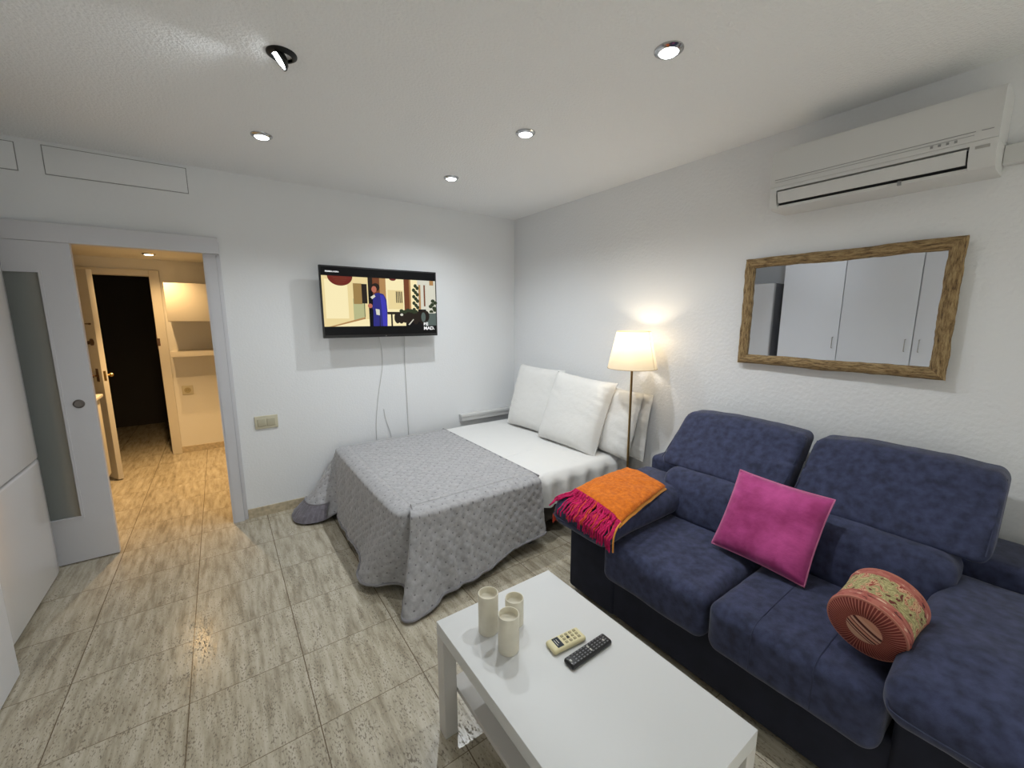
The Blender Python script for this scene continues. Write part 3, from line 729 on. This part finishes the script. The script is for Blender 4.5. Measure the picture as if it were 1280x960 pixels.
# arc-length positions along hem/edge mean
par = [0]; 
ts = []
K = len(ctrl)-1
samp = [i/40 for i in range(K*40+1)]
acc = [0]
for i in range(1, len(samp)):
    p = (cr(CE, samp[i-1])+cr(CH, samp[i-1]))/2; q = (cr(CE, samp[i])+cr(CH, samp[i]))/2
    acc.append(acc[-1]+(p-q).length)
TOT = acc[-1]
def t_at(s):
    lo, hi = 0, len(acc)-1
    while hi-lo > 1:
        m_ = (lo+hi)//2
        if acc[m_] <= s: lo = m_
        else: hi = m_
    return samp[lo]+(samp[hi]-samp[lo])*((s-acc[lo])/max(1e-9, acc[hi]-acc[lo]))
V = []; UVq = []; RR = .05
for i in range(NP+1):
    s = TOT*i/NP; t_ = t_at(s)
    Ee = cr(CE, t_); H = cr(CH, t_)
    Ee.z = QZ
    # inward direction on the top
    inn = Vector((max(.775, min(1.63, Ee.x)), max(2.065, min(3.36, Ee.y)), QZ))
    hd = (H-Ee); hl = hd.length
    for j in range(NR+1):
        r_ = j/NR
        if r_ < .12:
            f_ = r_/.12; a = f_*PI/2
            P_ = inn.lerp(Ee, math.sin(a)); P_.z = QZ-RR*(1-math.cos(a))*.8
            v_ = -(inn-Ee).length*(1-math.sin(a))
        else:
            f_ = (r_-.12)/.88
            E2 = Vector((Ee.x, Ee.y, QZ-RR*.8))
            P_ = E2.lerp(H, f_)
            # cloth first falls steeply, flares at the bottom
            fl = f_**1.35
            P_.x = E2.x+(H.x-E2.x)*fl; P_.y = E2.y+(H.y-E2.y)*fl
            v_ = f_*hl
        V.append(P_); UVq.append((s, v_, 0))
Fq = [(i*(NR+1)+j, i*(NR+1)+j+1, (i+1)*(NR+1)+j+1, (i+1)*(NR+1)+j) for i in range(NP) for j in range(NR)]
# displace along normals
def grid_normals(V, ni, nj):
    out = []
    for i in range(ni+1):
        for j in range(nj+1):
            a = V[min(i+1, ni)*(nj+1)+j]-V[max(i-1, 0)*(nj+1)+j]; b_ = V[i*(nj+1)+min(j+1, nj)]-V[i*(nj+1)+max(j-1, 0)]
            n_ = a.cross(b_); out.append(n_.normalized() if n_.length > 1e-12 else Vector((0, 0, 1)))
    return out
Nn = grid_normals(V, NP, NR)
sgn = 1
# outward check at the middle of the foot side
mid = (NP//2)*(NR+1)+NR//2
if Nn[mid].x > 0: sgn = -1
S0 = acc[int(6*40)]
def fold(s_):
    w_ = math.exp(-((s_-S0+.10)/.2)**2)
    return w_*math.sin((s_-S0)*52)*1.3
V2 = []
for idx, (p, n_, u_) in enumerate(zip(V, Nn, UVq)):
    j = idx % (NR+1); k_ = min(1, max(0, (j/NR-.05)/.15))
    dsp = .0065*(puff(u_[0], u_[1])-.5)*(1+.8*nz((p.x, p.y, p.z), 6))*k_ + .005*fbm((p.x, p.y, p.z), 9)*k_ + .012*fold(u_[0])*min(1, max(0, u_[1])/.3) + .010*nz((u_[0]*9, u_[1]*2.2, 4))*min(1, max(0, u_[1])/.2)
    q = p+n_*sgn*dsp
    q.z = max(q.z, .006); q.y = min(q.y, Y0-.014)
    V2.append(q)
qm = MB(); qm.add(V2, Fq, UVq)
nxq, nyq = 110, 180
def topf(u, v):
    x = .770+u*(1.632-.770); y = 2.06+v*(3.365-2.06)
    e = min(1, u/.05, v/.03, (1-v)/.03)
    e = max(0, e)
    return (x, y, QZ-.0015+(.0065*(puff(y, x)-.5)*(1+.8*nz((x, y, 2), 6))+.004*fbm((x, y, 2), 8))*e)
qm.grid(topf, nxq, nyq, lambda u, v: (2.06+v*(3.365-2.06), .770+u*(1.632-.770), 0))
qo = tag(mk('quilt', qm, QUILT, ang=180), 'grey quilted bedspread with dotted stitching draped over the foot of the bed', 'quilt')
sm = qo.modifiers.new('thickness', 'SOLIDIFY'); sm.thickness = .012; sm.offset = -1
# bound edge roll along the hem
fl_ = MB(); i0 = next(i for i in range(NP) if t_at(TOT*i/NP) > 22.6); i1 = next(i for i in range(NP) if t_at(TOT*i/NP) > 26.4)
def flap(u, v):
    i = int(i0+(i1-i0)*u+.5); b0 = V2[i*(NR+1)+NR]; b1 = V2[i*(NR+1)+int(NR*.80)]
    n_ = Vector((-.7, -.7, .15)).normalized(); q = b0.lerp(b1, v)+n_*(.016+.012*math.sin(v*PI)); q.z = max(q.z, .008); q.z += .002*nz(q, 20)
    return (q.x, q.y, q.z)
flm = MB().grid(flap, 60, 20)
mk('turned_hem', flm, mat('dark_velvet_back', srgb(112, 108, 116), .9, noise_scale=30, noise_amt=.2, bump=.4, bump_scale=60, sheen=.3), qo, ang=180)
hem = MB(); hem.tube([Vector(flap(i/60, 1)) for i in range(61)], .006, 6); hem.tube([V2[i*(NR+1)+NR]+Vector((0, 0, .003)) for i in range(0, NP+1, 2)], .0075, 7)
hem.tube([Vector((1.634, 2.0+i*(3.42-2.0)/40, QZ-.005)) for i in range(41)], .007, 6)
mk('hem_binding', hem, mat('grey_binding', srgb(140, 138, 142), .85, sheen=.3), qo)

# ------------------------------------------------------------------ pillows
def cushion_mesh(w_, h_, t_, n=40, pinch=.5, seed=0, wr=.006, edge=.0):
    m = MB()
    for sgn_ in (1, -1):
        def fn(u, v):
            a = 2*u-1; b_ = 2*v-1
            prof_ = (max(0, 1-a**4)*max(0, 1-b_**4))**pinch
            k_ = 1-.055*(a*a)*(1-b_*b_)*0
            # sides drawn in between the corners
            x = w_/2*a*(1-.04*(1-b_*b_)*abs(a)**3); y = h_/2*b_*(1-.04*(1-a*a)*abs(b_)**3)
            cr1 = nz((a*1.2+seed, b_*9+a*2, sgn_), 1)*abs(a)**2+nz((a*9+b_*2, b_*1.2, seed*2+sgn_), 1)*abs(b_)**2
            z = sgn_*(t_/2*prof_+wr*(.55*cr1+.35*nz((a*1.5+seed, b_*1.5, sgn_)))*min(1, prof_*2.5)) + .01*nz((a*1.3, b_*1.3, seed+7))
            return (x, y, z)
        m.grid(fn, n, n)
    return m
def edge_tube(w_, h_, r, seed, n=30):
    P = []
    for side in range(4):
        for i in range(n):
            s_ = -1+2*i/n
            a, b_ = [(s_, -1), (1, s_), (-s_, 1), (-1, -s_)][side]
            x = w_/2*a*(1-.04*(1-b_*b_)*abs(a)**3); y = h_/2*b_*(1-.04*(1-a*a)*abs(b_)**3)
            P.append((x, y, .01*nz((a*1.3, b_*1.3, seed+7))))
    P.append(P[0])
    return MB().tube(P, r, 6, caps=False)
def place(o, c, xa, ya):
    xa = Vector(xa).normalized(); ya = Vector(ya); ya = (ya-xa*ya.dot(xa)).normalized(); za = xa.cross(ya)
    M_ = Matrix((xa, ya, za)).transposed().to_4x4(); M_.translation = Vector(c); o.matrix_world = M_
def pillow(c, xa, ya, w_, h_, t_, seed, label, name='pillow', m=PILW, em=None, er=.003, cat='pillow', group=None, wr=.007, pinch=.5):
    o = mk(name, cushion_mesh(w_, h_, t_, seed=seed, wr=wr, pinch=pinch), m, local=True, ang=180, normals=True)
    place(o, c, xa, ya); tag(o, label, cat, group)
    e = mk('piping', edge_tube(w_, h_, er, seed), em or m, o, local=True, ang=180)
    e.parent = o
    return o
PG = 'white pillows leaning at the head of the bed'
pillow((2.375, 2.975, .77), (.10, -1, -.02), (.17, -.07, .52), .58, .60, .17, 1, 'white square pillow in the wall corner, farthest from the lamp', group=PG, wr=.014)
pillow((2.335, 2.395, .755), (.05, -1, -.05), (.2, -.07, .52), .64, .60, .19, 2, 'white square pillow leaning in the middle in front of the others', group=PG, wr=.016)
pillow((2.425, 2.10, .735), (-.02, -1, -.03), (.13, 0, .50), .50, .51, .10, 3, 'white pillow tucked behind the middle one, beside the lamp pole', group=PG, wr=.02)
pillow((2.50, 2.04, .725), (-.0, -1, -.05), (.05, 0, .50), .48, .50, .05, 4, 'white thin pillow flat against the right wall, rearmost at the bed head', group=PG, wr=.016)

# ------------------------------------------------------------------ sofa
SY0, SY1 = -.22, 1.56
sf = thing('sofa', 'navy blue fabric sofa with two seats under the mirror', 'sofa', (1.97, .67, 0))
mk('base', MB().soft(1.495, 2.47, SY0+.36, SY1-.30, .03, .30, .02, 3, 4), NAVYSH, sf)
mk('back_frame', MB().soft(2.2, 2.5, SY0-.02, SY1+.0, .05, .648, .035, 3, 6, bulge=(0, 0, .005)), NAVY, sf)
for (a, b_) in ((SY1-.34, SY1-.02), (SY0+.0, SY0+.41)):
    mk('arm_body', MB().soft(1.485, 2.3, a, b_, .03, .47, .02, 3, 5, bulge=(.004, .004, 0)), NAVYSH, sf)
def armfn(seed):
    def fn(p, u):
        f_ = (u[0]+1)/2
        dz = -.035*max(0, 1-f_*3)**2 + .006*fbm((p.x, p.y, seed), 5)
        return Vector((p.x, p.y, p.z+(dz if True else 0)))
    return fn
for (a, b_, s_) in ((SY1-.37, SY1+.015, 1), (SY0-.10, SY0+.43, 2)):
    ap = mk('arm_pad', MB().soft(1.375, 2.19, a, b_, .455, .588, .055, 5, 16, bulge=(0, .01, .022), fn=armfn(s_)), NAVY, sf, ang=180)
    # seam around the front edge of the pad
    zs = .515
    path = [(1.72, a+.001, zs+.004), (1.5, a+.0, zs-.003), (1.40, a+.012, zs-.022), (1.366, a+.05, zs-.034), (1.364, (a+b_)/2, zs-.035), (1.366, b_-.05, zs-.034), (1.40, b_-.012, zs-.022), (1.5, b_, zs-.003), (1.72, b_-.001, zs+.004)]
    mk('seam', MB().tube(wav(path, 60), .003, 6), NAVYS, ap)
def seatfn(seed):
    def fn(p, u):
        x, y, z = p
        # front droops over the base
        return Vector((x, y, z+.005*fbm((x, y, seed), 6)-.004*math.exp(-((u[1]-.0)/.02)**2)*0))
    return fn
seats = [(.738, 1.262, 1), (.207, .728, 2)]
for a, b_, s_ in seats:
    m = MB()
    m.soft(1.43, 2.12, a, b_, .245, .447, .048, 5, 18, bulge=(.0, .003, .014), fn=seatfn(s_))
    c_ = mk('seat_cushion', m, NAVY, sf, ang=180)
    if s_ == 2:
        bvh = BVHTree.FromPolygons([Vector(v) for v in m.V], [f for f in m.F])
        for k_ in (.32, .68):
            yy = b_-(b_-a)*k_; P = []
            for q_ in range(60):
                f_ = q_/59
                if f_ < .62: o_ = Vector((2.0-.50*(f_/.62), yy, 1)); d_ = Vector((0, 0, -1))
                else:
                    an = (f_-.62)/.38; o_ = Vector((1.2, yy, .62-an*.34)); d_ = Vector((1, 0, -.35*(1-an))).normalized()
                h_ = bvh.ray_cast(o_, d_)
                if h_[0] is not None: P.append(h_[0]+Vector((0, 0, 0)))
            mk('seam', MB().tube(P, .0024, 5), NAVYS, c_)
# lumbar cushions: parallelogram section leaning back
def lean(k_, z0, zh, seed, r_=.004):
    def fn(p, u):
        f_ = (u[2]+1)/2
        return Vector((p.x+k_*f_, p.y, p.z+r_*fbm((p.x, p.y*2, p.z+seed), 6)))
    return fn
for a, b_, s_ in ((.742, 1.335, 1), (.165, .732, 2)):
    mk('lumbar_cushion', MB().soft(1.925, 2.13, a, b_, .42, .672, .06, 5, 14, bulge=(.025, 0, .01), fn=lean(.085, 0, 0, s_)), NAVY, sf, ang=180)
def headfn(seed):
    def fn(p, u):
        f_ = (u[2]+1)/2
        return Vector((p.x+.25*f_, p.y*(1-.02*f_), p.z+.006*fbm((p.x, p.y*2, p.z+seed), 4)+.012*(u[1]**2)*(-1 if f_ > .5 else 0)))
    return fn
for a, b_, s_ in ((.752, 1.41, 5), (.105, .728, 6)):
    hc = mk('headrest_cushion', MB().soft(2.07, 2.235, a, b_, .668, .952, .038, 5, 16, bulge=(.014, 0, .01), fn=headfn(s_)), NAVY, sf, ang=180)
    for yy in (a+.012, b_-.012):
        mk('seam', MB().tube([(2.092+.25*t_/10+.0, yy, .70+.0225*t_) for t_ in range(11)], .0025, 5), NAVYS, hc)
for x_ in (1.56, 2.42):
    for y_ in (SY0+.08, SY1-.1): mk('foot', MB().lathe([(.022, 0), (.025, .03)], (x_, y_, 0), 14), BLACKP, sf)

# pink cushion
pc = [Vector(v) for v in ((1.965, .865, .805), (1.965, .50, .80), (1.80, .50, .49), (1.80, .88, .49))]
PCC = Vector((1.885, .715, .635))
pillow(PCC, (.0, -.39, -.01), (.205, .0, .33), .375, .372, .115, 9, 'magenta pink velvet square cushion leaning between the two sofa seats', 'throw_cushion', PINK, PINKE, .0035, 'cushion', wr=.012, pinch=.55)

# bolster
def bolster_side_mat():
    m = bpy.data.materials.new('patterned_bolster'); m.use_nodes = True
    nt = m.node_tree; N = nt.nodes; L = nt.links; b = N['Principled BSDF']; b.inputs['Roughness'].default_value = .85
    uv = N.new('ShaderNodeUVMap'); sep = N.new('ShaderNodeSeparateXYZ'); L.new(uv.outputs[0], sep.inputs[0])
    n = N.new('ShaderNodeTexNoise'); n.inputs['Scale'].default_value = 2.2; n.inputs['Detail'].default_value = 3; n.inputs['Distortion'].default_value = 1.6
    mp = N.new('ShaderNodeMapping'); mp.inputs['Scale'].default_value = (5.5, 1.6, 1); mp.inputs['Rotation'].default_value = (0, 0, .35); L.new(uv.outputs[0], mp.inputs['Vector']); L.new(mp.outputs[0], n.inputs['Vector'])
    cr_ = N.new('ShaderNodeValToRGB'); cr_.color_ramp.interpolation = 'CONSTANT'; e = cr_.color_ramp.elements
    e[0].position = 0; e[0].color = srgb(104, 44, 38)
    e[1].position = .36; e[1].color = srgb(158, 150, 102)
    for p_, c_ in ((.43, (196, 184, 132)), (.47, (156, 146, 100)), (.52, (210, 170, 130)), (.56, (150, 60, 50)), (.585, (214, 168, 136)), (.63, (176, 96, 78)), (.68, (206, 190, 140))):
        k_ = e.new(p_); k_.color = srgb(*c_)
    L.new(n.outputs['Fac'], cr_.inputs[0])
    # pink bands near both ends with small dashes
    v = sep.outputs[1]
    cr2 = N.new('ShaderNodeValToRGB'); cr2.color_ramp.interpolation = 'CONSTANT'; e = cr2.color_ramp.elements
    e[0].position = 0; e[0].color = (1, 1, 1, 1); e[1].position = .26; e[1].color = (0, 0, 0, 1); k_ = e.new(.80); k_.color = (1, 1, 1, 1)
    L.new(v, cr2.inputs[0])
    wv = N.new('ShaderNodeTexNoise'); wv.inputs['Scale'].default_value = 16; L.new(uv.outputs[0], wv.inputs['Vector'])
    cr3 = N.new('ShaderNodeValToRGB'); cr3.color_ramp.interpolation = 'CONSTANT'; e = cr3.color_ramp.elements
    e[0].position = 0; e[0].color = srgb(60, 30, 28); e[1].position = .34; e[1].color = srgb(172, 92, 82); k_ = e.new(.5); k_.color = srgb(186, 112, 98); k_ = e.new(.66); k_.color = srgb(222, 186, 160)
    L.new(wv.outputs['Fac'], cr3.inputs[0])
    mx = N.new('ShaderNodeMixRGB'); L.new(cr2.outputs[0], mx.inputs[0]); L.new(cr_.outputs[0], mx.inputs[1]); L.new(cr3.outputs[0], mx.inputs[2])
    L.new(mx.outputs[0], b.inputs['Base Color'])
    bp = N.new('ShaderNodeBump'); bp.inputs['Strength'].default_value = .6; bp.inputs['Distance'].default_value = .004; L.new(n.outputs['Fac'], bp.inputs['Height']); L.new(bp.outputs[0], b.inputs['Normal'])
    return m
def bolster_end_mat():
    m = bpy.data.materials.new('pleated_rust'); m.use_nodes = True
    nt = m.node_tree; N = nt.nodes; L = nt.links; b = N['Principled BSDF']; b.inputs['Roughness'].default_value = .8
    uv = N.new('ShaderNodeUVMap'); sep = N.new('ShaderNodeSeparateXYZ'); L.new(uv.outputs[0], sep.inputs[0])
    s = math_node(nt, 'SINE', math_node(nt, 'MULTIPLY', sep.outputs[0], 2*PI*64))
    cr_ = N.new('ShaderNodeValToRGB'); e = cr_.color_ramp.elements
    e[0].position = .0; e[0].color = srgb(112, 44, 38); e[1].position = 1; e[1].color = srgb(200, 130, 112); k_ = e.new(.84); k_.color = srgb(142, 62, 54)
    L.new(math_node(nt, 'MULTIPLY_ADD', s, .5, .5), cr_.inputs[0]); L.new(cr_.outputs[0], b.inputs['Base Color'])
    return m
def bolster_cap_mat():
    m = bpy.data.materials.new('striped_cap'); m.use_nodes = True
    nt = m.node_tree; N = nt.nodes; L = nt.links; b = N['Principled BSDF']; b.inputs['Roughness'].default_value = .8
    uv = N.new('ShaderNodeUVMap'); sep = N.new('ShaderNodeSeparateXYZ'); L.new(uv.outputs[0], sep.inputs[0])
    cr_ = N.new('ShaderNodeValToRGB'); cr_.color_ramp.interpolation = 'CONSTANT'; e = cr_.color_ramp.elements
    e[0].position = 0; e[0].color = srgb(206, 146, 122); e[1].position = .2; e[1].color = srgb(214, 160, 136)
    for p_, c_ in ((.3, (84, 34, 30)), (.38, (214, 168, 146)), (.46, (120, 48, 40)), (.5, (210, 150, 126)), (.58, (80, 32, 28)), (.64, (214, 168, 146)), (.68, (110, 44, 38)), (.72, (212, 164, 140))):
        k_ = e.new(p_); k_.color = srgb(*c_)
    L.new(sep.outputs[0], cr_.inputs[0]); L.new(cr_.outputs[0], b.inputs['Base Color'])
    return m
bo = thing('bolster_cushion', 'small round bolster cushion with pleated rust red ends and patterned green middle', 'cushion', (1.60, .29, .46))
BR, BL = .104, .178
bax = Vector((.96, -.07, .20)).normalized(); bc0 = Vector((1.545, .292, .572))
bq = Vector((0, 0, 1)).rotation_difference(bax)
# u axis for stripes
def lathe_uv(prof, c, seg, q, uvf):
    m = MB(); V = []; F = []; U = []
    for jj, (r_, z_) in enumerate(prof):
        for i in range(seg+1):
            a = 2*PI*i/seg
            rr = r_
            V.append(c+q @ Vector((rr*math.cos(a), rr*math.sin(a), z_))); U.append(uvf(i/seg, jj/(len(prof)-1), r_, a))
    for jj in range(len(prof)-1):
        for i in range(seg): F.append((jj*(seg+1)+i, jj*(seg+1)+i+1, (jj+1)*(seg+1)+i+1, (jj+1)*(seg+1)+i))
    m.add(V, F, U); return m
sidep = []
for i in range(25):
    f_ = i/24; r_ = BR*(1-.05*math.sin(f_*PI)); 
    if f_ < .1: r_ = BR*(.93+.07*math.sin(f_/.1*PI/2))
    if f_ > .9: r_ = BR*(.93+.07*math.sin((1-f_)/.1*PI/2))
    sidep.append((r_, f_*BL))
mk('cover', lathe_uv(sidep, bc0, 72, bq, lambda u, v, r, a: (u, v, 0)), bolster_side_mat(), bo, ang=180)
for e_, sg_ in ((0, -1), (BL, 1)):
    pr = []
    for i in range(13):
        f_ = i/12; r_ = BR*.93*(1-f_)+.03*f_
        pr.append((r_, e_+sg_*(.014*math.sin(f_*PI*.9)-.004*f_)))
    m = MB(); seg = 256; V_ = []; F_ = []; U_ = []
    for jj, (r_, z_) in enumerate(pr):
        for i in range(seg+1):
            a = 2*PI*i/seg; zz = z_+sg_*.0018*math.sin(64*a)*math.sin(jj/12*PI)
            V_.append(bc0+bq @ Vector((r_*math.cos(a), r_*math.sin(a), zz))); U_.append((i/seg, jj/12, 0))
    for jj in range(12):
        for i in range(seg): F_.append((jj*(seg+1)+i, jj*(seg+1)+i+1, (jj+1)*(seg+1)+i+1, (jj+1)*(seg+1)+i))
    m.add(V_, F_, U_); mk('pleated_end', m, bolster_end_mat() if e_ == 0 else bpy.data.materials['pleated_rust'], bo, ang=180)
    m = MB(); V_ = []; F_ = []; U_ = []
    for jj in range(7):
        r_ = .05*math.cos(jj/6*PI/2)+.0001; z_ = e_+sg_*(.004+.010*math.sin(jj/6*PI/2))
        for i in range(33):
            a = 2*PI*i/32; V_.append(bc0+bq @ Vector((r_*math.cos(a), r_*math.sin(a), z_)))
            U_.append((.5+.5*(r_/.05)*math.cos(a-.5), .5, 0))
    for jj in range(6):
        for i in range(32): F_.append((jj*33+i, jj*33+i+1, (jj+1)*33+i+1, (jj+1)*33+i))
    m.add(V_, F_, U_); mk('end_button', m, bolster_cap_mat() if e_ == 0 else bpy.data.materials['striped_cap'], bo, ang=180)
ROSE = mat('rose_piping', srgb(190, 122, 104), .8)
for z_ in (.004, BL-.004):
    mk('piping', MB().tube([bc0+bq @ Vector((BR*.955*math.cos(2*PI*i/60), BR*.955*math.sin(2*PI*i/60), z_)) for i in range(61)], .0035, 6, caps=False), ROSE, bo)

# throw blanket over the left arm
tb = thing('throw_blanket', 'folded orange wool throw with magenta fringe over the left sofa arm', 'blanket', (1.68, 1.35, .6))
Aq, Bq, Cq, Dq = Vector((1.95, 1.54)), Vector((1.90, 1.235)), Vector((1.436, 1.158)), Vector((1.482, 1.51))
def armtop(x, y):
    yc = (SY1-.375+SY1+.03)/2; hw_ = .2025
    u = (y-yc)/hw_; ux = (x-1.7775)/.4125
    z = .588+.022*max(0, 1-u*u)*max(0, 1-ux*ux)
    f_ = (ux+1)/2; z += -.035*max(0, 1-f_*3)**2
    r = .055
    def rd(d): # distance inside the edge
        if d >= r: return 0
        if d <= 0: return r+min(.05, -d*1.2)
        return r-math.sqrt(max(0, r*r-(r-d)**2))
    inner = rd(hw_-(yc-y)) if y < yc else 0
    z -= (min(.012, inner*.2) if y < yc else rd(hw_-(y-yc))) + rd(x-1.365)*.9
    return z
def layer_mesh(grow, zoff, th, seed):
    def top(u, v):
        p = (Aq*(1-u)+Dq*u)*(1-v)+(Bq*(1-u)+Cq*u)*v
        c_ = (Aq+Bq+Cq+Dq)/4; p = c_+(p-c_)*grow
        z = armtop(p.x, p.y)+zoff
        return p, z
    m = MB()
    def ft(u, v):
        p, z = top(u, v)
        e = min(u, 1-u, v, 1-v)/.05; e = min(1, e); rnd = th*(1-math.sqrt(max(0, 1-(1-e)**2)))*.5
        return (p.x+.004*nz((p.x*9, p.y*9, seed)), p.y+.004*nz((p.x*9, p.y*9, seed+3)), z+th-rnd+.006*fbm((p.x, p.y, seed), 9))
    def fb(u, v):
        p, z = top(u, v)
        e = min(u, 1-u, v, 1-v)/.05; e = min(1, e); rnd = th*(1-math.sqrt(max(0, 1-(1-e)**2)))*.5
        return (p.x+.004*nz((p.x*9, p.y*9, seed)), p.y+.004*nz((p.x*9, p.y*9, seed+3)), z+rnd-.001)
    m.grid(ft, 44, 44); m.grid(fb, 44, 44)
    # side skirts
    n = 44; o0 = 0; o1 = (n+1)**2
    idx = [(i, 0) for i in range(n)]+[(n, j) for j in range(n)]+[(i, n) for i in range(n, 0, -1)]+[(0, j) for j in range(n, 0, -1)]
    ids = [i*(n+1)+j for i, j in idx]
    for k_ in range(len(ids)):
        a, b_ = ids[k_], ids[(k_+1) % len(ids)]; m.F.append((a, b_, b_+o1, a+o1)); m.MI.append(0)
    return m
mk('lower_fold', layer_mesh(1.03, -.002, .016, 3), AMBER, tb, ang=60)
mk('upper_fold', layer_mesh(.995, .012, .02, 5), ORANGE, tb, ang=60)
fg = MB(); rnd = random.Random(3)
NF = 98
zpad = lambda x, y: armtop(x, y)
for i in range(NF):
    f_ = (i+.5)/NF; st_ = Dq.lerp(Cq, f_); st_ = Vector((st_.x+.006, st_.y, 0)); lay = i % 3
    z0 = armtop(st_.x, st_.y)+.022+.004*lay
    dirv = Vector((-1, (f_-.5)*.25*-1+rnd.uniform(-.35, .35), 0)).normalized()
    if f_ < .12: dirv = Vector((-.8, .6, 0)).normalized()
    ln_ = rnd.uniform(.10, .15); P = []; cur = Vector((st_.x, st_.y, z0)); nseg = 12
    wob = rnd.uniform(0, 6)
    for k_ in range(nseg+1):
        P.append(cur.copy())
        step = ln_/nseg
        nx_ = cur+dirv*step+Vector((0, .003*math.sin(k_*.9+wob), 0))
        gz = armtop(nx_.x, nx_.y)+.005+.003*lay
        if nx_.x < 1.372:
            nx_ = Vector((1.358-.003*lay+.002*math.sin(wob), cur.y+dirv.y*step*.3, cur.z-step))
        elif nx_.y > SY1+.035:
            nx_ = Vector((cur.x-step*.3, SY1+.04, cur.z-step))
        else:
            nx_.z = max(gz, cur.z-step*.9) if k_ < 2 else gz
        cur = nx_
    fg.mi = 1 if rnd.random() < .08 else 0
    fg.tube(P, .0042, 5, rf=lambda t_: .0046-.0012*t_+.001*math.sin(t_*30))
fo = mk('fringe', fg, [MAGENTA, CORAL, AMBER], tb, ang=180)
f2 = MB()
for i in range(5):
    x_ = 1.395+i*.010; f2.tube([(x_, SY1-.002, .50), (x_-.004, SY1+.012, .46), (x_-.006, SY1+.010, .42+.006*(i % 3))], .0042, 5)
mk('fringe', f2, CORAL, tb, ang=180)
f3 = MB(); f3.tube(wav([(1.43, 1.150, .585), (1.39, 1.14, .57), (1.366, 1.135, .53), (1.362, 1.132, .47)], 14), .0042, 5)
mk('loose_yarn', f3, AMBER, tb, ang=180)

# ------------------------------------------------------------------ coffee table
ct = thing('coffee_table', 'white rectangular coffee table with square legs in front of the sofa', 'table', (.8, .8, 0))
cx0, cx1, cy0, cy1, cz = .538, 1.060, .376, 1.225, .45
tp = mk('tabletop', MB().box(cx0, cx1, cy0, cy1, cz-.048, cz, .0015), TABLEW, ct)
for x_ in (cx0, cx1-.05):
    for y_ in (cy0, cy1-.05): mk('leg', MB().box(x_, x_+.05, y_, y_+.05, 0, cz-.048, .0015), TABLESH, ct)
mk('shelf', MB().box(cx0+.052, cx1-.052, cy0+.0, cy1-.0, .17, .19, .0015).box(cx0+.05, cx1-.05, cy0+.005, cy0+.02, .15, .17).box(cx0+.05, cx1-.05, cy1-.02, cy1-.005, .15, .17), TABLESH, ct)
# candles
def candle(x, y, r, h_, label):
    o = thing('candle', label, 'candle', (x, y, cz), group='ivory pillar candles on the coffee table')
    pr = [(r*.97, 0), (r, .003), (r, h_-.002), (r*.975, h_), (r*.92, h_), (r*.89, h_-.004), (r*.87, h_-.02), (r*.6, h_-.026), (.0005, h_-.028)]
    mk('wax_body', MB().lathe(pr, (x, y, cz), 40), CANDLE, o, ang=50)
candle(.668, 1.083, .0345, .143, 'tallest ivory pillar candle, leftmost of the three')
candle(.678, .975, .0345, .128, 'ivory pillar candle at the front, nearest the remotes')
candle(.762, 1.060, .0325, .098, 'shortest ivory pillar candle, rearmost of the three')
# remotes
rm = thing('remote_control', 'cream air conditioner remote with small display', 'remote control', (.847, .884, cz), (0, 0, math.radians(-5)))
mk('body', MB().soft(-.066, .066, -.028, .028, 0, .018, .009, 3, 3), IVORY, rm, local=True)
mk('display', MB().box(-.046, -.022, -.02, .02, .0178, .019), LCD, rm, local=True)
mk('display_text', MB().box(-.042, -.040, -.012, .012, .0188, .0194).box(-.034, -.032, -.006, .012, .0188, .0194), BTN, rm, local=True)
bt = MB()
for i in range(4):
    for j in range(3): bt.soft(-.012+i*.017, -.002+i*.017, -.018+j*.014, -.009+j*.014, .0175, .0202, .002, 2, 1)
mk('buttons', bt, BTNC, rm, local=True)
mk('main_button', MB().soft(.004, .012, -.004, .006, .0175, .0215, .002, 2, 1), BLACKP, rm, local=True)
r2 = thing('remote_control', 'long black television remote with rows of pale buttons', 'remote control', (.878, .811, cz), (0, 0, math.radians(1)))
mk('body', MB().soft(-.091, .091, -.022, .022, 0, .017, .008, 3, 4), BLACKP, r2, local=True)
bt = MB()
for i in range(12):
    for j in range(4):
        if i in (0, 6) and j in (1, 2): continue
        xx = -.078+i*.0135; yy = -.0165+j*.0095
        bt.soft(xx, xx+.0072, yy, yy+.0042, .0165, .0182, .001, 1, 1)
mk('buttons', bt, mat('grey_button', srgb(120, 120, 124), .5), r2, local=True)
for q_ in ((-.084, -.077, -.005, .004), (.0, .006, -.012, -.002), (.0, .006, .002, .012), (.062, .068, -.008, .0)):
    mk('light_button', MB().soft(*q_, .0165, .0192, .002, 2, 1), BTN, r2, local=True)

# ------------------------------------------------------------------ world, camera, view
wd_ = bpy.data.worlds.new('World'); S.world = wd_; wd_.use_nodes = True
wd_.node_tree.nodes['Background'].inputs[0].default_value = (.5, .5, .5, 1); wd_.node_tree.nodes['Background'].inputs[1].default_value = .0
cam = bpy.data.cameras.new('Camera'); co = bpy.data.objects.new('Camera', cam); COL.objects.link(co)
cam.sensor_width = 36; cam.lens = 513/1280*36; cam.clip_start = .02
co.location = (0, 0, 1.52); co.rotation_euler = (math.radians(90)-math.atan(83/513), 0, math.radians(-35.35))
S.camera = co
S.view_settings.view_transform = 'Standard'; S.view_settings.look = 'None'; S.view_settings.gamma = 1; S.view_settings.exposure = .1
S.view_settings.use_curve_mapping = False
